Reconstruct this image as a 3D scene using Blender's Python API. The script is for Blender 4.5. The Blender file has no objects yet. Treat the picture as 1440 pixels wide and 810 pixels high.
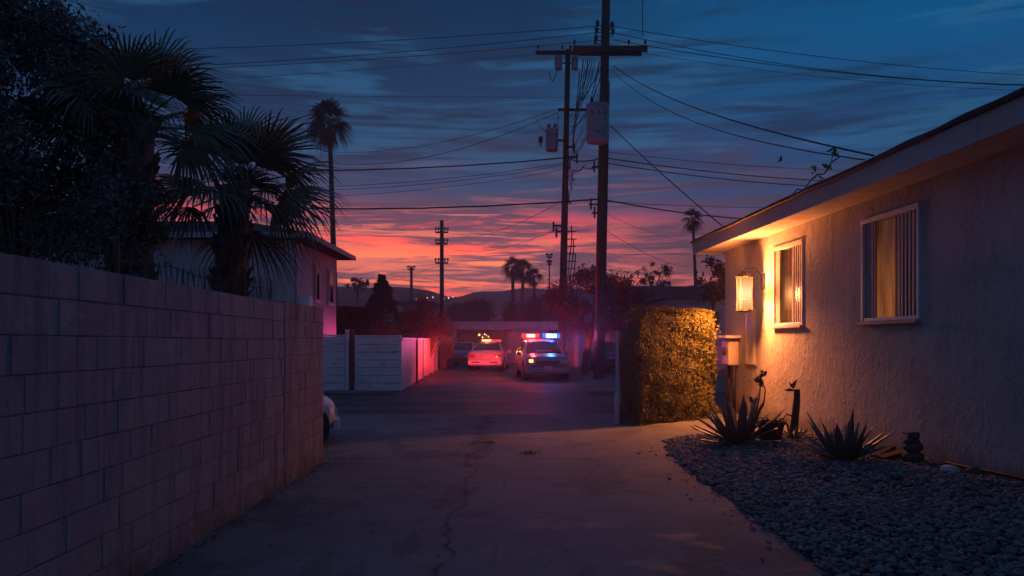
import bpy, bmesh, math, random
import numpy as np
from mathutils import Vector, Matrix

S = bpy.context.scene
C = S.collection
R = math.radians
random.seed(7)
rng = np.random.default_rng(7)

# ------------------------------------------------------------------ camera, sky, sun, exposure
CAMH, F, VX, HY = 1.55, 1150.0, 721.0, 479.0     # eye height, focal length in photo pixels, vanishing point
cam = bpy.data.cameras.new('camera')
cam.sensor_width = 36.0
cam.lens = F / 1440 * 36.0
cam.shift_y = (HY - 405) / 1440
cam.shift_x = -(VX - 720) / 1440
cam.clip_end = 3000
camo = bpy.data.objects.new('camera', cam)
camo.location = (0, 0, CAMH)
camo.rotation_euler = (R(90), 0, 0)
C.objects.link(camo)
S.camera = camo
S.view_settings.view_transform = 'Standard'
S.view_settings.look = 'None'
S.view_settings.exposure = 0.0
S.view_settings.gamma = 1.0
S.view_settings.use_curve_mapping = False
S.render.engine = 'CYCLES'
S.cycles.use_denoising = True
S.cycles.max_bounces = 6
S.cycles.diffuse_bounces = 3
S.cycles.glossy_bounces = 3
S.cycles.transmission_bounces = 4
S.cycles.volume_bounces = 0
S.cycles.sample_clamp_indirect = 4.0

HAZE_DENSITY = 0.0015
HAZE_G = 0.8


def lin(r, g, b):
    f = lambda c: (c / 255 / 12.92) if c <= 10 else ((c / 255 + 0.055) / 1.055) ** 2.4
    return (f(r), f(g), f(b), 1.0)


class NT:
    """small node-tree helper"""
    def __init__(self, tree):
        self.t = tree
        self.t.nodes.clear()

    def n(self, typ, **kw):
        nd = self.t.nodes.new(typ)
        for k, v in kw.items():
            if k == 'inp':
                for key, val in v.items():
                    if isinstance(val, bpy.types.NodeSocket):
                        self.t.links.new(val, nd.inputs[key])
                    else:
                        nd.inputs[key].default_value = val
            else:
                setattr(nd, k, v)
        return nd

    def m(self, op, a, b=None, c=None, clamp=False):
        nd = self.t.nodes.new('ShaderNodeMath')
        nd.operation = op
        nd.use_clamp = clamp
        for i, v in enumerate((a, b, c)):
            if v is None:
                continue
            if isinstance(v, bpy.types.NodeSocket):
                self.t.links.new(v, nd.inputs[i])
            else:
                nd.inputs[i].default_value = v
        return nd.outputs[0]

    def mix(self, f, a, b, blend='MIX'):
        nd = self.t.nodes.new('ShaderNodeMix')
        nd.data_type = 'RGBA'
        nd.blend_type = blend
        for key, v in ((0, f), (6, a), (7, b)):
            if isinstance(v, bpy.types.NodeSocket):
                self.t.links.new(v, nd.inputs[key])
            else:
                nd.inputs[key].default_value = v
        return nd.outputs[2]

    def ramp(self, fac, stops, interp='LINEAR'):
        nd = self.t.nodes.new('ShaderNodeValToRGB')
        cr = nd.color_ramp
        cr.interpolation = interp
        while len(cr.elements) < len(stops):
            cr.elements.new(0.5)
        for e, (p, c) in zip(cr.elements, stops):
            e.position = p
            e.color = c if len(c) == 4 else (*c, 1)
        self.t.links.new(fac, nd.inputs[0])
        return nd.outputs[0]

    def smooth(self, v, a, b):
        nd = self.n('ShaderNodeMapRange', interpolation_type='SMOOTHSTEP',
                    inp={0: v, 1: a, 2: b, 3: 0.0, 4: 1.0})
        return nd.outputs[0]

    def noise(self, vec, scale, detail=4, rough=0.55, dist=0.0):
        nd = self.n('ShaderNodeTexNoise', inp={'Vector': vec, 'Scale': scale, 'Detail': detail,
                                               'Roughness': rough, 'Distortion': dist})
        return nd.outputs[0]

    def link(self, a, b):
        self.t.links.new(a, b)


SUN_EL, SUN_AZ = 2.0, -4.0          # degrees; the sun has just gone behind the hills straight ahead


def make_world():
    w = bpy.data.worlds.new('World')
    S.world = w
    w.use_nodes = True
    t = NT(w.node_tree)
    co = t.n('ShaderNodeTexCoord').outputs['Generated']
    xyz = t.n('ShaderNodeSeparateXYZ', inp={0: co})
    x, y, z = xyz.outputs
    mp = t.n('ShaderNodeMapping', inp={0: co, 'Scale': (1.3, 1.3, 17.0), 'Rotation': (0, R(2.5), 0)}).outputs[0]
    mp2 = t.n('ShaderNodeMapping', inp={0: co, 'Scale': (2.2, 2.2, 36.0), 'Rotation': (0, R(-1.5), 0), 'Location': (3, 1, 2)}).outputs[0]
    mp3 = t.n('ShaderNodeMapping', inp={0: co, 'Scale': (1.3, 1.3, 5.0), 'Location': (7, 2, 4)}).outputs[0]
    n1 = t.noise(mp, 2.4, 9, 0.68, 0.6)
    n2 = t.noise(mp2, 2.4, 9, 0.7, 0.5)
    n3 = t.noise(mp3, 2.6, 5, 0.55, 0.3)
    # elevation bent a little by the clouds
    zb = t.m('ADD', z, t.m('MULTIPLY', t.m('SUBTRACT', n3, 0.5), 0.07))
    z2 = t.m('MULTIPLY', zb, 2.0)
    warm = t.ramp(z2, [(0.0, lin(235, 70, 60)), (0.12, lin(255, 88, 62)), (0.18, lin(255, 134, 84)),
                       (0.25, lin(252, 88, 70)), (0.30, lin(214, 74, 74)), (0.34, lin(94, 66, 88)),
                       (0.385, lin(52, 60, 92)), (0.48, lin(30, 58, 92)), (0.66, lin(16, 52, 86)),
                       (0.82, lin(10, 38, 68)), (1.0, lin(12, 40, 72))])
    cool = t.ramp(z2, [(0.0, lin(190, 78, 88)), (0.12, lin(204, 92, 88)), (0.2, lin(152, 88, 98)),
                       (0.26, lin(92, 74, 104)), (0.32, lin(50, 68, 104)), (0.46, lin(28, 68, 112)),
                       (0.64, lin(12, 80, 128)), (0.8, lin(4, 72, 118)), (1.0, lin(10, 60, 104))])
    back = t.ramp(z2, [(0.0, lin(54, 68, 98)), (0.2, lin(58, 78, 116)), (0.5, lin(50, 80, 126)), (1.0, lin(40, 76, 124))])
    left = t.ramp(z2, [(0.0, lin(40, 46, 82)), (0.2, lin(40, 54, 96)), (0.4, lin(34, 58, 98)), (0.7, lin(22, 52, 90)), (1.0, lin(24, 54, 92))])
    xx = t.m('MULTIPLY_ADD', x, 0.5, 0.5)
    mr = t.ramp(xx, [(0.0, (0.0,) * 3), (0.22, (0.0,) * 3), (0.33, (0.75,) * 3), (0.42, (1,) * 3), (0.5, (0.95,) * 3), (0.555, (0.55,) * 3), (0.62, (0.12,) * 3), (0.75, (0,) * 3)], 'EASE')
    side = t.smooth(x, -0.15, 0.12)
    base = t.mix(side, left, cool)
    base = t.mix(mr, base, warm)
    # clouds: dark mauve streaks low down, soft teal and slate streaks higher
    low = t.smooth(zb, 0.27, 0.15)
    st = t.smooth(t.m('ADD', t.m('MULTIPLY', n1, 0.55), t.m('MULTIPLY', n2, 0.45)), 0.44, 0.525)
    base = t.mix(t.m('MULTIPLY', t.m('MULTIPLY', st, low), 0.94), base, lin(70, 57, 78))
    hot = t.smooth(n2, 0.50, 0.60)
    base = t.mix(t.m('MULTIPLY', t.m('MULTIPLY', hot, t.smooth(zb, 0.23, 0.12)), t.m('MULTIPLY', mr, 0.55)), base, lin(255, 120, 92))
    hi = t.smooth(zb, 0.16, 0.24)
    dk = t.smooth(t.m('ADD', t.m('MULTIPLY', n1, 0.6), t.m('MULTIPLY', n3, 0.4)), 0.46, 0.57)
    base = t.mix(t.m('MULTIPLY', t.m('MULTIPLY', dk, hi), 0.68), base, lin(24, 42, 70))
    lt = t.smooth(t.m('ADD', t.m('MULTIPLY', n2, 0.45), t.m('MULTIPLY', n3, 0.55)), 0.49, 0.60)
    base = t.mix(t.m('MULTIPLY', t.m('MULTIPLY', lt, hi), 0.46), base, lin(46, 106, 150))
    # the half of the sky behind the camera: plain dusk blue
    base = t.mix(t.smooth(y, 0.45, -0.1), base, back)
    zen = t.smooth(z, 0.42, 0.75)
    base = t.mix(zen, base, lin(36, 68, 108))
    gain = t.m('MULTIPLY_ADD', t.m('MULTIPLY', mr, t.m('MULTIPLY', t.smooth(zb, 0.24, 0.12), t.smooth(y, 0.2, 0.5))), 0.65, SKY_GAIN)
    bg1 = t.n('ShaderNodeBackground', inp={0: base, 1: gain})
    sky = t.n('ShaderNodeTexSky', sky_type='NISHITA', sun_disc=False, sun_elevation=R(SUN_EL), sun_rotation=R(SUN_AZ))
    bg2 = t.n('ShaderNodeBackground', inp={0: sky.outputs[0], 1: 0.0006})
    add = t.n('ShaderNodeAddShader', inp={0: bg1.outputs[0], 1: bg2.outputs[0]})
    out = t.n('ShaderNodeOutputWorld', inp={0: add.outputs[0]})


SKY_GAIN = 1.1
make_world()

sun = bpy.data.lights.new('sun', 'SUN')
sun.energy = 0.03
sun.angle = R(12)
sun.color = (1.0, 0.42, 0.3)
suno = bpy.data.objects.new('sun', sun)
suno.rotation_euler = Vector((math.sin(R(SUN_AZ)) * -1, -math.cos(R(SUN_AZ)), -math.sin(R(SUN_EL + 3)))).to_track_quat('-Z', 'Y').to_euler()
C.objects.link(suno)


# ------------------------------------------------------------------ helpers
def P(px, py, Y):
    """point seen at photo pixel (px, py) at distance Y"""
    return Vector(((px - VX) / F * Y, Y, CAMH + (HY - py) / F * Y))


def tag(o, label=None, cat=None, group=None, kind=None):
    if label: o['label'] = label
    if cat: o['category'] = cat
    if group: o['group'] = group
    if kind: o['kind'] = kind
    return o


def empty(name, loc=(0, 0, 0), rz=0.0, label=None, cat=None, group=None):
    o = bpy.data.objects.new(name, None)
    o.empty_display_size = 0.2
    o.location = loc
    o.rotation_euler = (0, 0, rz)
    C.objects.link(o)
    return tag(o, label, cat, group)


class MB:
    def __init__(self):
        self.v, self.f = [], []

    def add(self, vs, fs):
        k = len(self.v)
        self.v += [tuple(p) for p in vs]
        self.f += [tuple(i + k for i in q) for q in fs]

    def box(self, c, s, rz=0.0, jit=0.0, m=None):
        hx, hy, hz = s[0] / 2, s[1] / 2, s[2] / 2
        cr, sr = math.cos(rz), math.sin(rz)
        vs = []
        for dz in (-hz, hz):
            for dx, dy in ((-hx, -hy), (hx, -hy), (hx, hy), (-hx, hy)):
                p = Vector((c[0] + dx * cr - dy * sr, c[1] + dx * sr + dy * cr, c[2] + dz))
                if jit: p += Vector((random.uniform(-jit, jit), random.uniform(-jit, jit), random.uniform(-jit, jit)))
                vs.append(m @ p if m else p)
        self.add(vs, [(0, 3, 2, 1), (4, 5, 6, 7), (0, 1, 5, 4), (1, 2, 6, 5), (2, 3, 7, 6), (3, 0, 4, 7)])
        return self

    def span(self, a, b):
        """axis-aligned box between two corners"""
        return self.box([(a[i] + b[i]) / 2 for i in range(3)], [abs(b[i] - a[i]) for i in range(3)])

    def tube(self, pts, r, n=6, caps=True):
        pts = [Vector(p) for p in pts]
        k0 = len(self.v)
        N = len(pts)
        for i, p in enumerate(pts):
            d = (pts[min(i + 1, N - 1)] - pts[max(i - 1, 0)])
            if d.length < 1e-9: d = Vector((0, 0, 1))
            d.normalize()
            up = Vector((0, 0, 1)) if abs(d.z) < 0.9 else Vector((0, 1, 0))
            a = d.cross(up).normalized(); b = d.cross(a)
            rr = r[i] if isinstance(r, (list, tuple)) else r
            for j in range(n):
                t = 2 * math.pi * j / n
                self.v.append(tuple(p + a * (rr * math.cos(t)) + b * (rr * math.sin(t))))
        for i in range(N - 1):
            for j in range(n):
                j2 = (j + 1) % n
                self.f.append((k0 + i * n + j, k0 + i * n + j2, k0 + (i + 1) * n + j2, k0 + (i + 1) * n + j))
        if caps:
            self.f.append(tuple(k0 + j for j in range(n))[::-1])
            self.f.append(tuple(k0 + (N - 1) * n + j for j in range(n)))
        return self

    def lathe(self, c, prof, n=16):
        """profile of (radius, z) around a vertical axis at c"""
        k0 = len(self.v)
        for r, z in prof:
            for j in range(n):
                t = 2 * math.pi * j / n
                self.v.append((c[0] + r * math.cos(t), c[1] + r * math.sin(t), c[2] + z))
        for i in range(len(prof) - 1):
            for j in range(n):
                j2 = (j + 1) % n
                self.f.append((k0 + i * n + j, k0 + i * n + j2, k0 + (i + 1) * n + j2, k0 + (i + 1) * n + j))
        self.f.append(tuple(k0 + j for j in range(n))[::-1])
        self.f.append(tuple(k0 + (len(prof) - 1) * n + j for j in range(n)))
        return self

    def extrude(self, poly, axis, a, b):
        """polygon of 2D points extruded along axis 0/1/2 from a to b (2D axes follow in order)"""
        n = len(poly)
        vs = []
        for t in (a, b):
            for u, w in poly:
                p = [u, w]; p.insert(axis, t)
                vs.append(p)
        self.add(vs, [tuple(range(n))[::-1], tuple(range(n, 2 * n))] + [(i, (i + 1) % n, n + (i + 1) % n, n + i) for i in range(n)])
        return self

    def build(self, name, mat, parent=None, smooth=False, bevel=0.0, seg=2):
        me = bpy.data.meshes.new(name)
        me.from_pydata(self.v, [], self.f)
        me.validate()
        bm = bmesh.new(); bm.from_mesh(me)
        bmesh.ops.recalc_face_normals(bm, faces=bm.faces)
        bm.to_mesh(me); bm.free()
        o = bpy.data.objects.new(name, me)
        me.materials.append(mat)
        C.objects.link(o)
        if parent: o.parent = parent
        if smooth:
            for p in me.polygons: p.use_smooth = True
        if bevel:
            b = o.modifiers.new('bevel', 'BEVEL'); b.width = bevel; b.segments = seg; b.limit_method = 'ANGLE'; b.angle_limit = R(40)
        return o


def np_mesh(name, V, Fc, mat, parent=None, smooth=False):
    """mesh from numpy arrays; Fc is (n, k) with equal-sided faces"""
    me = bpy.data.meshes.new(name)
    V = np.asarray(V, np.float32); Fc = np.asarray(Fc, np.int32)
    me.vertices.add(len(V)); me.vertices.foreach_set('co', V.ravel())
    me.loops.add(Fc.size); me.loops.foreach_set('vertex_index', Fc.ravel())
    me.polygons.add(len(Fc))
    me.polygons.foreach_set('loop_start', np.arange(0, Fc.size, Fc.shape[1], dtype=np.int32))
    me.polygons.foreach_set('loop_total', np.full(len(Fc), Fc.shape[1], np.int32))
    me.polygons.foreach_set('use_smooth', np.full(len(Fc), smooth, bool))
    me.update(calc_edges=True)
    me.validate()
    me.materials.append(mat)
    o = bpy.data.objects.new(name, me)
    C.objects.link(o)
    if parent: o.parent = parent
    return o


def unit(a):
    return a / np.maximum(np.linalg.norm(a, axis=1, keepdims=True), 1e-9)


def leaf_mesh(name, pts, size, mat, parent=None, width=0.5, normals=None, spread=1.0, var=0.45, face=None):
    """one small folded leaf (two triangles sharing the midrib) at each point"""
    n = len(pts)
    d = unit(rng.normal(size=(n, 3)) * spread + (normals if normals is not None else 0))
    a = rng.normal(size=(n, 3))
    w = unit(np.cross(d, a))
    nn = np.cross(d, w)
    if face is not None:                       # blades turned to face outward, as on a clipped hedge
        nn = unit(face * 1.0 + rng.normal(size=(n, 3)) * 0.55)
        d = unit(np.cross(nn, a)); w = np.cross(nn, d)
    s = (size * (1 + var * rng.uniform(-1, 1, n)))[:, None]
    base = pts - d * s * 0.5
    tip = pts + d * s * 0.5
    l = pts + w * s * width * 0.5 + nn * s * 0.12
    r = pts - w * s * width * 0.5 + nn * s * 0.12
    V = np.stack([base, l, tip, r], 1).reshape(-1, 3)
    k = np.arange(n)[:, None] * 4
    Fc = np.concatenate([k + np.array([[0, 1, 2]]), k + np.array([[0, 2, 3]])], 0)
    return np_mesh(name, V, Fc, mat, parent)


# ------------------------------------------------------------------ materials
MATS = {}


def pm(name, col, var=0.25, scale=6.0, rough=0.8, bump=0.0, bscale=40.0, metal=0.0, spec=0.3, island=0.0, col2=None, stretch=(1, 1, 1)):
    """general procedural surface: base colour broken up by noise, optional bump and per-piece variation"""
    if name in MATS: return MATS[name]
    m = bpy.data.materials.new(name); m.use_nodes = True
    t = NT(m.node_tree)
    co = t.n('ShaderNodeTexCoord').outputs['Object']
    co = t.n('ShaderNodeMapping', inp={0: co, 'Scale': stretch}).outputs[0]
    n = t.noise(co, scale, 6, 0.6)
    c1 = tuple(c * (1 - var) for c in col) + (1,)
    c2 = tuple(c * (1 + var) for c in (col2 or col)) + (1,)
    colr = t.ramp(n, [(0.3, c1), (0.7, c2)])
    if island:
        g = t.n('ShaderNodeNewGeometry').outputs['Random Per Island']
        f = t.m('MULTIPLY_ADD', g, 2 * island, 1 - island)
        colr = t.mix(1.0, colr, t.n('ShaderNodeCombineColor', inp={0: f, 1: f, 2: f}).outputs[0], 'MULTIPLY')
    p = t.n('ShaderNodeBsdfPrincipled', inp={'Base Color': colr, 'Roughness': rough, 'Metallic': metal, 'Specular IOR Level': spec})
    if bump:
        b = t.n('ShaderNodeBump', inp={'Height': t.noise(co, bscale, 5, 0.6), 'Strength': 1.0, 'Distance': bump})
        t.link(b.outputs[0], p.inputs['Normal'])
    t.n('ShaderNodeOutputMaterial', inp={0: p.outputs[0]})
    MATS[name] = m
    return m


def glow(name, col, strength):
    if name in MATS: return MATS[name]
    m = bpy.data.materials.new(name); m.use_nodes = True
    t = NT(m.node_tree)
    e = t.n('ShaderNodeEmission', inp={0: (*col, 1), 1: strength})
    t.n('ShaderNodeOutputMaterial', inp={0: e.outputs[0]})
    MATS[name] = m
    return m


def glass_mat(name, col=(0.01, 0.012, 0.016), rough=0.06):
    """car glass: dark gloss"""
    return pm(name, col, 0.1, 3, rough, spec=0.6)


def make_concrete():
    m = bpy.data.materials.new('worn_concrete'); m.use_nodes = True
    t = NT(m.node_tree)
    co = t.n('ShaderNodeTexCoord').outputs['Object']
    x, y, z = t.n('ShaderNodeSeparateXYZ', inp={0: co}).outputs
    big = t.noise(co, 0.35, 5, 0.6, 0.4)
    mid = t.noise(co, 2.2, 6, 0.65)
    fine = t.noise(co, 38, 4, 0.7)
    streak = t.noise(t.n('ShaderNodeMapping', inp={0: co, 'Scale': (2.6, 0.5, 1)}).outputs[0], 1.2, 5, 0.6, 0.6)
    c = t.ramp(big, [(0.32, (0.135, 0.138, 0.142, 1)), (0.68, (0.235, 0.236, 0.236, 1))])
    c = t.mix(t.m('MULTIPLY', t.smooth(mid, 0.45, 0.7), 0.4), c, (0.10, 0.09, 0.08, 1))
    c = t.mix(t.m('MULTIPLY', t.smooth(fine, 0.5, 0.72), 0.35), c, (0.3, 0.28, 0.25, 1))
    c = t.mix(t.m('MULTIPLY', t.smooth(fine, 0.46, 0.3), 0.5), c, (0.05, 0.046, 0.042, 1))
    c = t.mix(t.m('MULTIPLY', t.smooth(streak, 0.55, 0.75), 0.3), c, (0.09, 0.082, 0.076, 1))
    # the long crack down the middle of the alley, crumbled wide where it is oldest
    wob = t.m('MULTIPLY', t.m('SUBTRACT', t.noise(t.n('ShaderNodeCombineXYZ', inp={1: y}).outputs[0], 0.8, 7, 0.68), 0.5), 0.75)
    dx = t.m('ABSOLUTE', t.m('SUBTRACT', t.m('ADD', x, t.m('MULTIPLY_ADD', y, 0.004, 0.47)), wob))
    crumb = t.m('MULTIPLY', t.smooth(y, 9.6, 11.5), t.smooth(y, 17.3, 15.5))
    wid = t.m('MULTIPLY_ADD', crumb, t.m('MULTIPLY', t.smooth(t.noise(co, 3.0, 5, 0.7), 0.36, 0.66), 0.20), t.m('MULTIPLY_ADD', t.noise(co, 2.0, 2), 0.03, 0.004))
    inside = t.m('MULTIPLY', t.m('LESS_THAN', dx, wid), t.smooth(y, 17.6, 16.8))
    # transverse joints and a few hair cracks
    def joint(y0, amp, w, x0=None, x1=None):
        yy = t.m('SUBTRACT', y, t.m('MULTIPLY_ADD', t.m('SUBTRACT', t.noise(t.n('ShaderNodeCombineXYZ', inp={0: x}).outputs[0], 0.9, 6, 0.65), 0.5), amp, y0))
        j = t.m('LESS_THAN', t.m('ABSOLUTE', yy), w)
        if x0 is not None:
            j = t.m('MULTIPLY', j, t.m('MULTIPLY', t.m('GREATER_THAN', x, x0), t.m('LESS_THAN', x, x1)))
        return j
    j = joint(10.75, 0.35, 0.03)
    for a in ((12.95, 0.5, 0.02, -0.4, 9), (13.6, 1.2, 0.016, -9, -0.6), (9.2, 0.9, 0.012, -0.4, 9), (8.6, 0.4, 0.014, -9, -0.9), (6.6, 0.7, 0.008, -9, -0.5), (7.4, 1.6, 0.008, -0.5, 1.2)):
        j = t.m('MAXIMUM', j, joint(*a))
    vor = t.n('ShaderNodeTexVoronoi', feature='DISTANCE_TO_EDGE', inp={'Vector': t.n('ShaderNodeMapping', inp={0: co, 'Scale': (0.5, 0.3, 1)}).outputs[0], 'Scale': 1.0}).outputs[0]
    hair = t.m('MULTIPLY', t.m('LESS_THAN', t.m('ADD', vor, t.m('MULTIPLY', t.m('SUBTRACT', mid, 0.5), 0.05)), 0.004), t.smooth(big, 0.45, 0.6))
    allc = t.m('MAXIMUM', t.m('MAXIMUM', inside, j), t.m('MULTIPLY', hair, 0.6))
    c = t.mix(t.m('MULTIPLY', allc, t.m('MULTIPLY_ADD', t.smooth(mid, 0.35, 0.6), 0.5, 0.2)), c, (0.024, 0.022, 0.02, 1))
    # tar-dark patches and oil spots
    oil = t.smooth(t.noise(t.n('ShaderNodeMapping', inp={0: co, 'Scale': (0.9, 0.45, 1), 'Location': (1, 7, 0)}).outputs[0], 1.3, 6, 0.62, 0.3), 0.53, 0.60)
    c = t.mix(t.m('MULTIPLY', oil, 0.42), c, (0.055, 0.053, 0.05, 1))
    pale = t.smooth(t.noise(t.n('ShaderNodeMapping', inp={0: co, 'Scale': (1.2, 1.0, 1), 'Location': (9, 2, 0)}).outputs[0], 2.4, 6, 0.7), 0.56, 0.66)
    c = t.mix(t.m('MULTIPLY', pale, 0.3), c, (0.30, 0.29, 0.28, 1))
    vd = t.n('ShaderNodeTexVoronoi', feature='F1', inp={'Vector': co, 'Scale': 1.3, 'Randomness': 1.0})
    drip = t.m('MULTIPLY', t.smooth(t.m('ADD', vd.outputs['Distance'], t.m('MULTIPLY', t.m('SUBTRACT', mid, 0.5), 0.25)), 0.13, 0.04), t.m('GREATER_THAN', t.n('ShaderNodeSeparateColor', inp={0: vd.outputs['Color']}).outputs[0], 0.6))
    c = t.mix(t.m('MULTIPLY', drip, 0.5), c, (0.04, 0.038, 0.036, 1))
    # smoother, worn patches that catch the sky
    worn = t.smooth(t.noise(t.n('ShaderNodeMapping', inp={0: co, 'Scale': (0.8, 1.5, 1), 'Location': (4, 3, 0)}).outputs[0], 1.1, 5, 0.6, 0.5), 0.56, 0.70)
    rough = t.m('MULTIPLY_ADD', worn, -0.2, 0.82)
    h = t.m('ADD', t.m('MULTIPLY', fine, 0.004), t.m('MULTIPLY', mid, 0.012))
    h = t.m('SUBTRACT', h, t.m('MULTIPLY', allc, 0.03))
    b = t.n('ShaderNodeBump', inp={'Height': h, 'Strength': 0.8, 'Distance': 1.0})
    p = t.n('ShaderNodeBsdfPrincipled', inp={'Base Color': c, 'Roughness': rough, 'Normal': b.outputs[0], 'Specular IOR Level': 0.35})
    t.n('ShaderNodeOutputMaterial', inp={0: p.outputs[0]})
    return m


def make_asphalt(name='asphalt', k=1.0):
    m = bpy.data.materials.new(name); m.use_nodes = True
    t = NT(m.node_tree)
    co = t.n('ShaderNodeTexCoord').outputs['Object']
    big = t.noise(t.n('ShaderNodeMapping', inp={0: co, 'Scale': (0.4, 1.4, 1)}).outputs[0], 0.7, 6, 0.6, 0.4)
    fine = t.noise(co, 45, 4, 0.7)
    c = t.ramp(big, [(0.35, (0.045 * k, 0.045 * k, 0.048 * k, 1)), (0.65, (0.095 * k, 0.09 * k, 0.088 * k, 1))])
    c = t.mix(t.m('MULTIPLY', t.smooth(fine, 0.5, 0.7), 0.35), c, (0.16, 0.155, 0.15, 1))
    vor = t.n('ShaderNodeTexVoronoi', feature='DISTANCE_TO_EDGE', inp={'Vector': co, 'Scale': 0.45}).outputs[0]
    crack = t.m('LESS_THAN', t.m('ADD', vor, t.m('MULTIPLY', t.m('SUBTRACT', t.noise(co, 3, 4), 0.5), 0.07)), 0.008)
    c = t.mix(t.m('MULTIPLY', crack, 0.7), c, (0.02, 0.02, 0.02, 1))
    b = t.n('ShaderNodeBump', inp={'Height': t.m('ADD', t.m('MULTIPLY', fine, 0.006), t.m('MULTIPLY', big, 0.03)), 'Strength': 0.8, 'Distance': 1.0})
    p = t.n('ShaderNodeBsdfPrincipled', inp={'Base Color': c, 'Roughness': t.m('MULTIPLY_ADD', big, -0.4, 0.85), 'Normal': b.outputs[0], 'Specular IOR Level': 0.35})
    t.n('ShaderNodeOutputMaterial', inp={0: p.outputs[0]})
    return m


def make_stucco(name, col, depth=0.010):
    m = bpy.data.materials.new(name); m.use_nodes = True
    t = NT(m.node_tree)
    co = t.n('ShaderNodeTexCoord').outputs['Object']
    st = t.n('ShaderNodeMapping', inp={0: co, 'Scale': (1, 1, 0.8)}).outputs[0]
    a = t.noise(st, 5.0, 5, 0.6, 0.5)
    ridge = t.m('SUBTRACT', 1.0, t.smooth(t.m('ABSOLUTE', t.m('SUBTRACT', a, 0.5)), 0.0, 0.075))
    flat = t.smooth(t.noise(st, 8.0, 5, 0.6, 0.3), 0.44, 0.56)
    fine = t.noise(co, 70, 4, 0.7)
    big = t.noise(co, 0.9, 5, 0.6)
    patch = t.smooth(t.noise(co, 2.1, 5, 0.65), 0.46, 0.62)
    ridge = t.m('MULTIPLY', ridge, patch)
    h = t.m('ADD', t.m('MULTIPLY', ridge, 0.4), t.m('MULTIPLY', flat, t.m('MULTIPLY_ADD', patch, 0.35, 0.3)))
    h = t.m('ADD', h, t.m('MULTIPLY', fine, 0.22))
    c = t.ramp(big, [(0.3, tuple(v * 0.82 for v in col) + (1,)), (0.7, tuple(v * 1.12 for v in col) + (1,))])
    run = t.noise(t.n('ShaderNodeMapping', inp={0: co, 'Scale': (1, 3.0, 0.4)}).outputs[0], 2.2, 5, 0.65)
    c = t.mix(t.m('MULTIPLY', t.smooth(run, 0.53, 0.74), 0.5), c, tuple(v * 0.55 for v in col) + (1,))
    low_ = t.n('ShaderNodeSeparateXYZ', inp={0: co}).outputs[2]
    c = t.mix(t.m('MULTIPLY', t.smooth(t.m('ADD', low_, t.m('MULTIPLY', t.noise(co, 4.0, 5, 0.65), 0.5)), 0.62, 0.25), 0.6), c, (0.10, 0.08, 0.065, 1))
    c = t.mix(t.m('MULTIPLY', t.smooth(t.noise(co, 3.2, 6, 0.7), 0.5, 0.66), 0.3), c, tuple(v * 0.62 for v in col) + (1,))
    c = t.mix(t.m('MULTIPLY', ridge, 0.25), c, tuple(v * 0.6 for v in col) + (1,))
    b = t.n('ShaderNodeBump', inp={'Height': h, 'Strength': 1.0, 'Distance': depth})
    p = t.n('ShaderNodeBsdfPrincipled', inp={'Base Color': c, 'Roughness': 0.9, 'Normal': b.outputs[0], 'Specular IOR Level': 0.2})
    t.n('ShaderNodeOutputMaterial', inp={0: p.outputs[0]})
    return m


def make_block(name, col):
    m = bpy.data.materials.new(name); m.use_nodes = True
    t = NT(m.node_tree)
    co = t.n('ShaderNodeTexCoord').outputs['Object']
    g = t.n('ShaderNodeNewGeometry').outputs['Random Per Island']
    big = t.noise(co, 0.8, 5, 0.6)
    fine = t.noise(co, 85, 4, 0.7)
    c = t.ramp(g, [(0.0, tuple(v * 0.90 for v in col) + (1,)), (1.0, tuple(v * 1.07 for v in col) + (1,))])
    run = t.noise(t.n('ShaderNodeMapping', inp={0: co, 'Scale': (1, 3.2, 0.3)}).outputs[0], 2.4, 6, 0.65)
    c = t.mix(t.m('MULTIPLY', t.smooth(run, 0.46, 0.66), 0.6), c, tuple(v * 0.45 for v in col) + (1,))
    spl = t.n('ShaderNodeSeparateXYZ', inp={0: co}).outputs[2]
    c = t.mix(t.m('MULTIPLY', t.smooth(t.m('ADD', spl, t.m('MULTIPLY', t.noise(co, 3.5, 5, 0.65), 0.5)), 0.55, 0.22), 0.65), c, (0.09, 0.07, 0.055, 1))
    c = t.mix(t.m('MULTIPLY', t.smooth(t.noise(co, 5.5, 6, 0.7), 0.5, 0.68), 0.4), c, tuple(v * 0.6 for v in col) + (1,))
    c = t.mix(t.m('MULTIPLY', t.smooth(big, 0.48, 0.7), 0.35), c, tuple(v * 1.25 for v in col) + (1,))
    c = t.mix(t.m('MULTIPLY', t.smooth(fine, 0.5, 0.3), 0.5), c, tuple(v * 0.55 for v in col) + (1,))
    c = t.mix(t.m('MULTIPLY', t.smooth(t.noise(t.n('ShaderNodeMapping', inp={0: co, 'Scale': (1, 0.8, 1.6), 'Location': (3, 5, 1)}).outputs[0], 1.7, 7, 0.72), 0.54, 0.68), 0.45), c, (0.56, 0.53, 0.52, 1))
    b = t.n('ShaderNodeBump', inp={'Height': t.m('ADD', fine, t.noise(co, 22, 4, 0.6)), 'Strength': 1.0, 'Distance': 0.013})
    p = t.n('ShaderNodeBsdfPrincipled', inp={'Base Color': c, 'Roughness': 0.92, 'Normal': b.outputs[0], 'Specular IOR Level': 0.15})
    t.n('ShaderNodeOutputMaterial', inp={0: p.outputs[0]})
    return m


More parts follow.
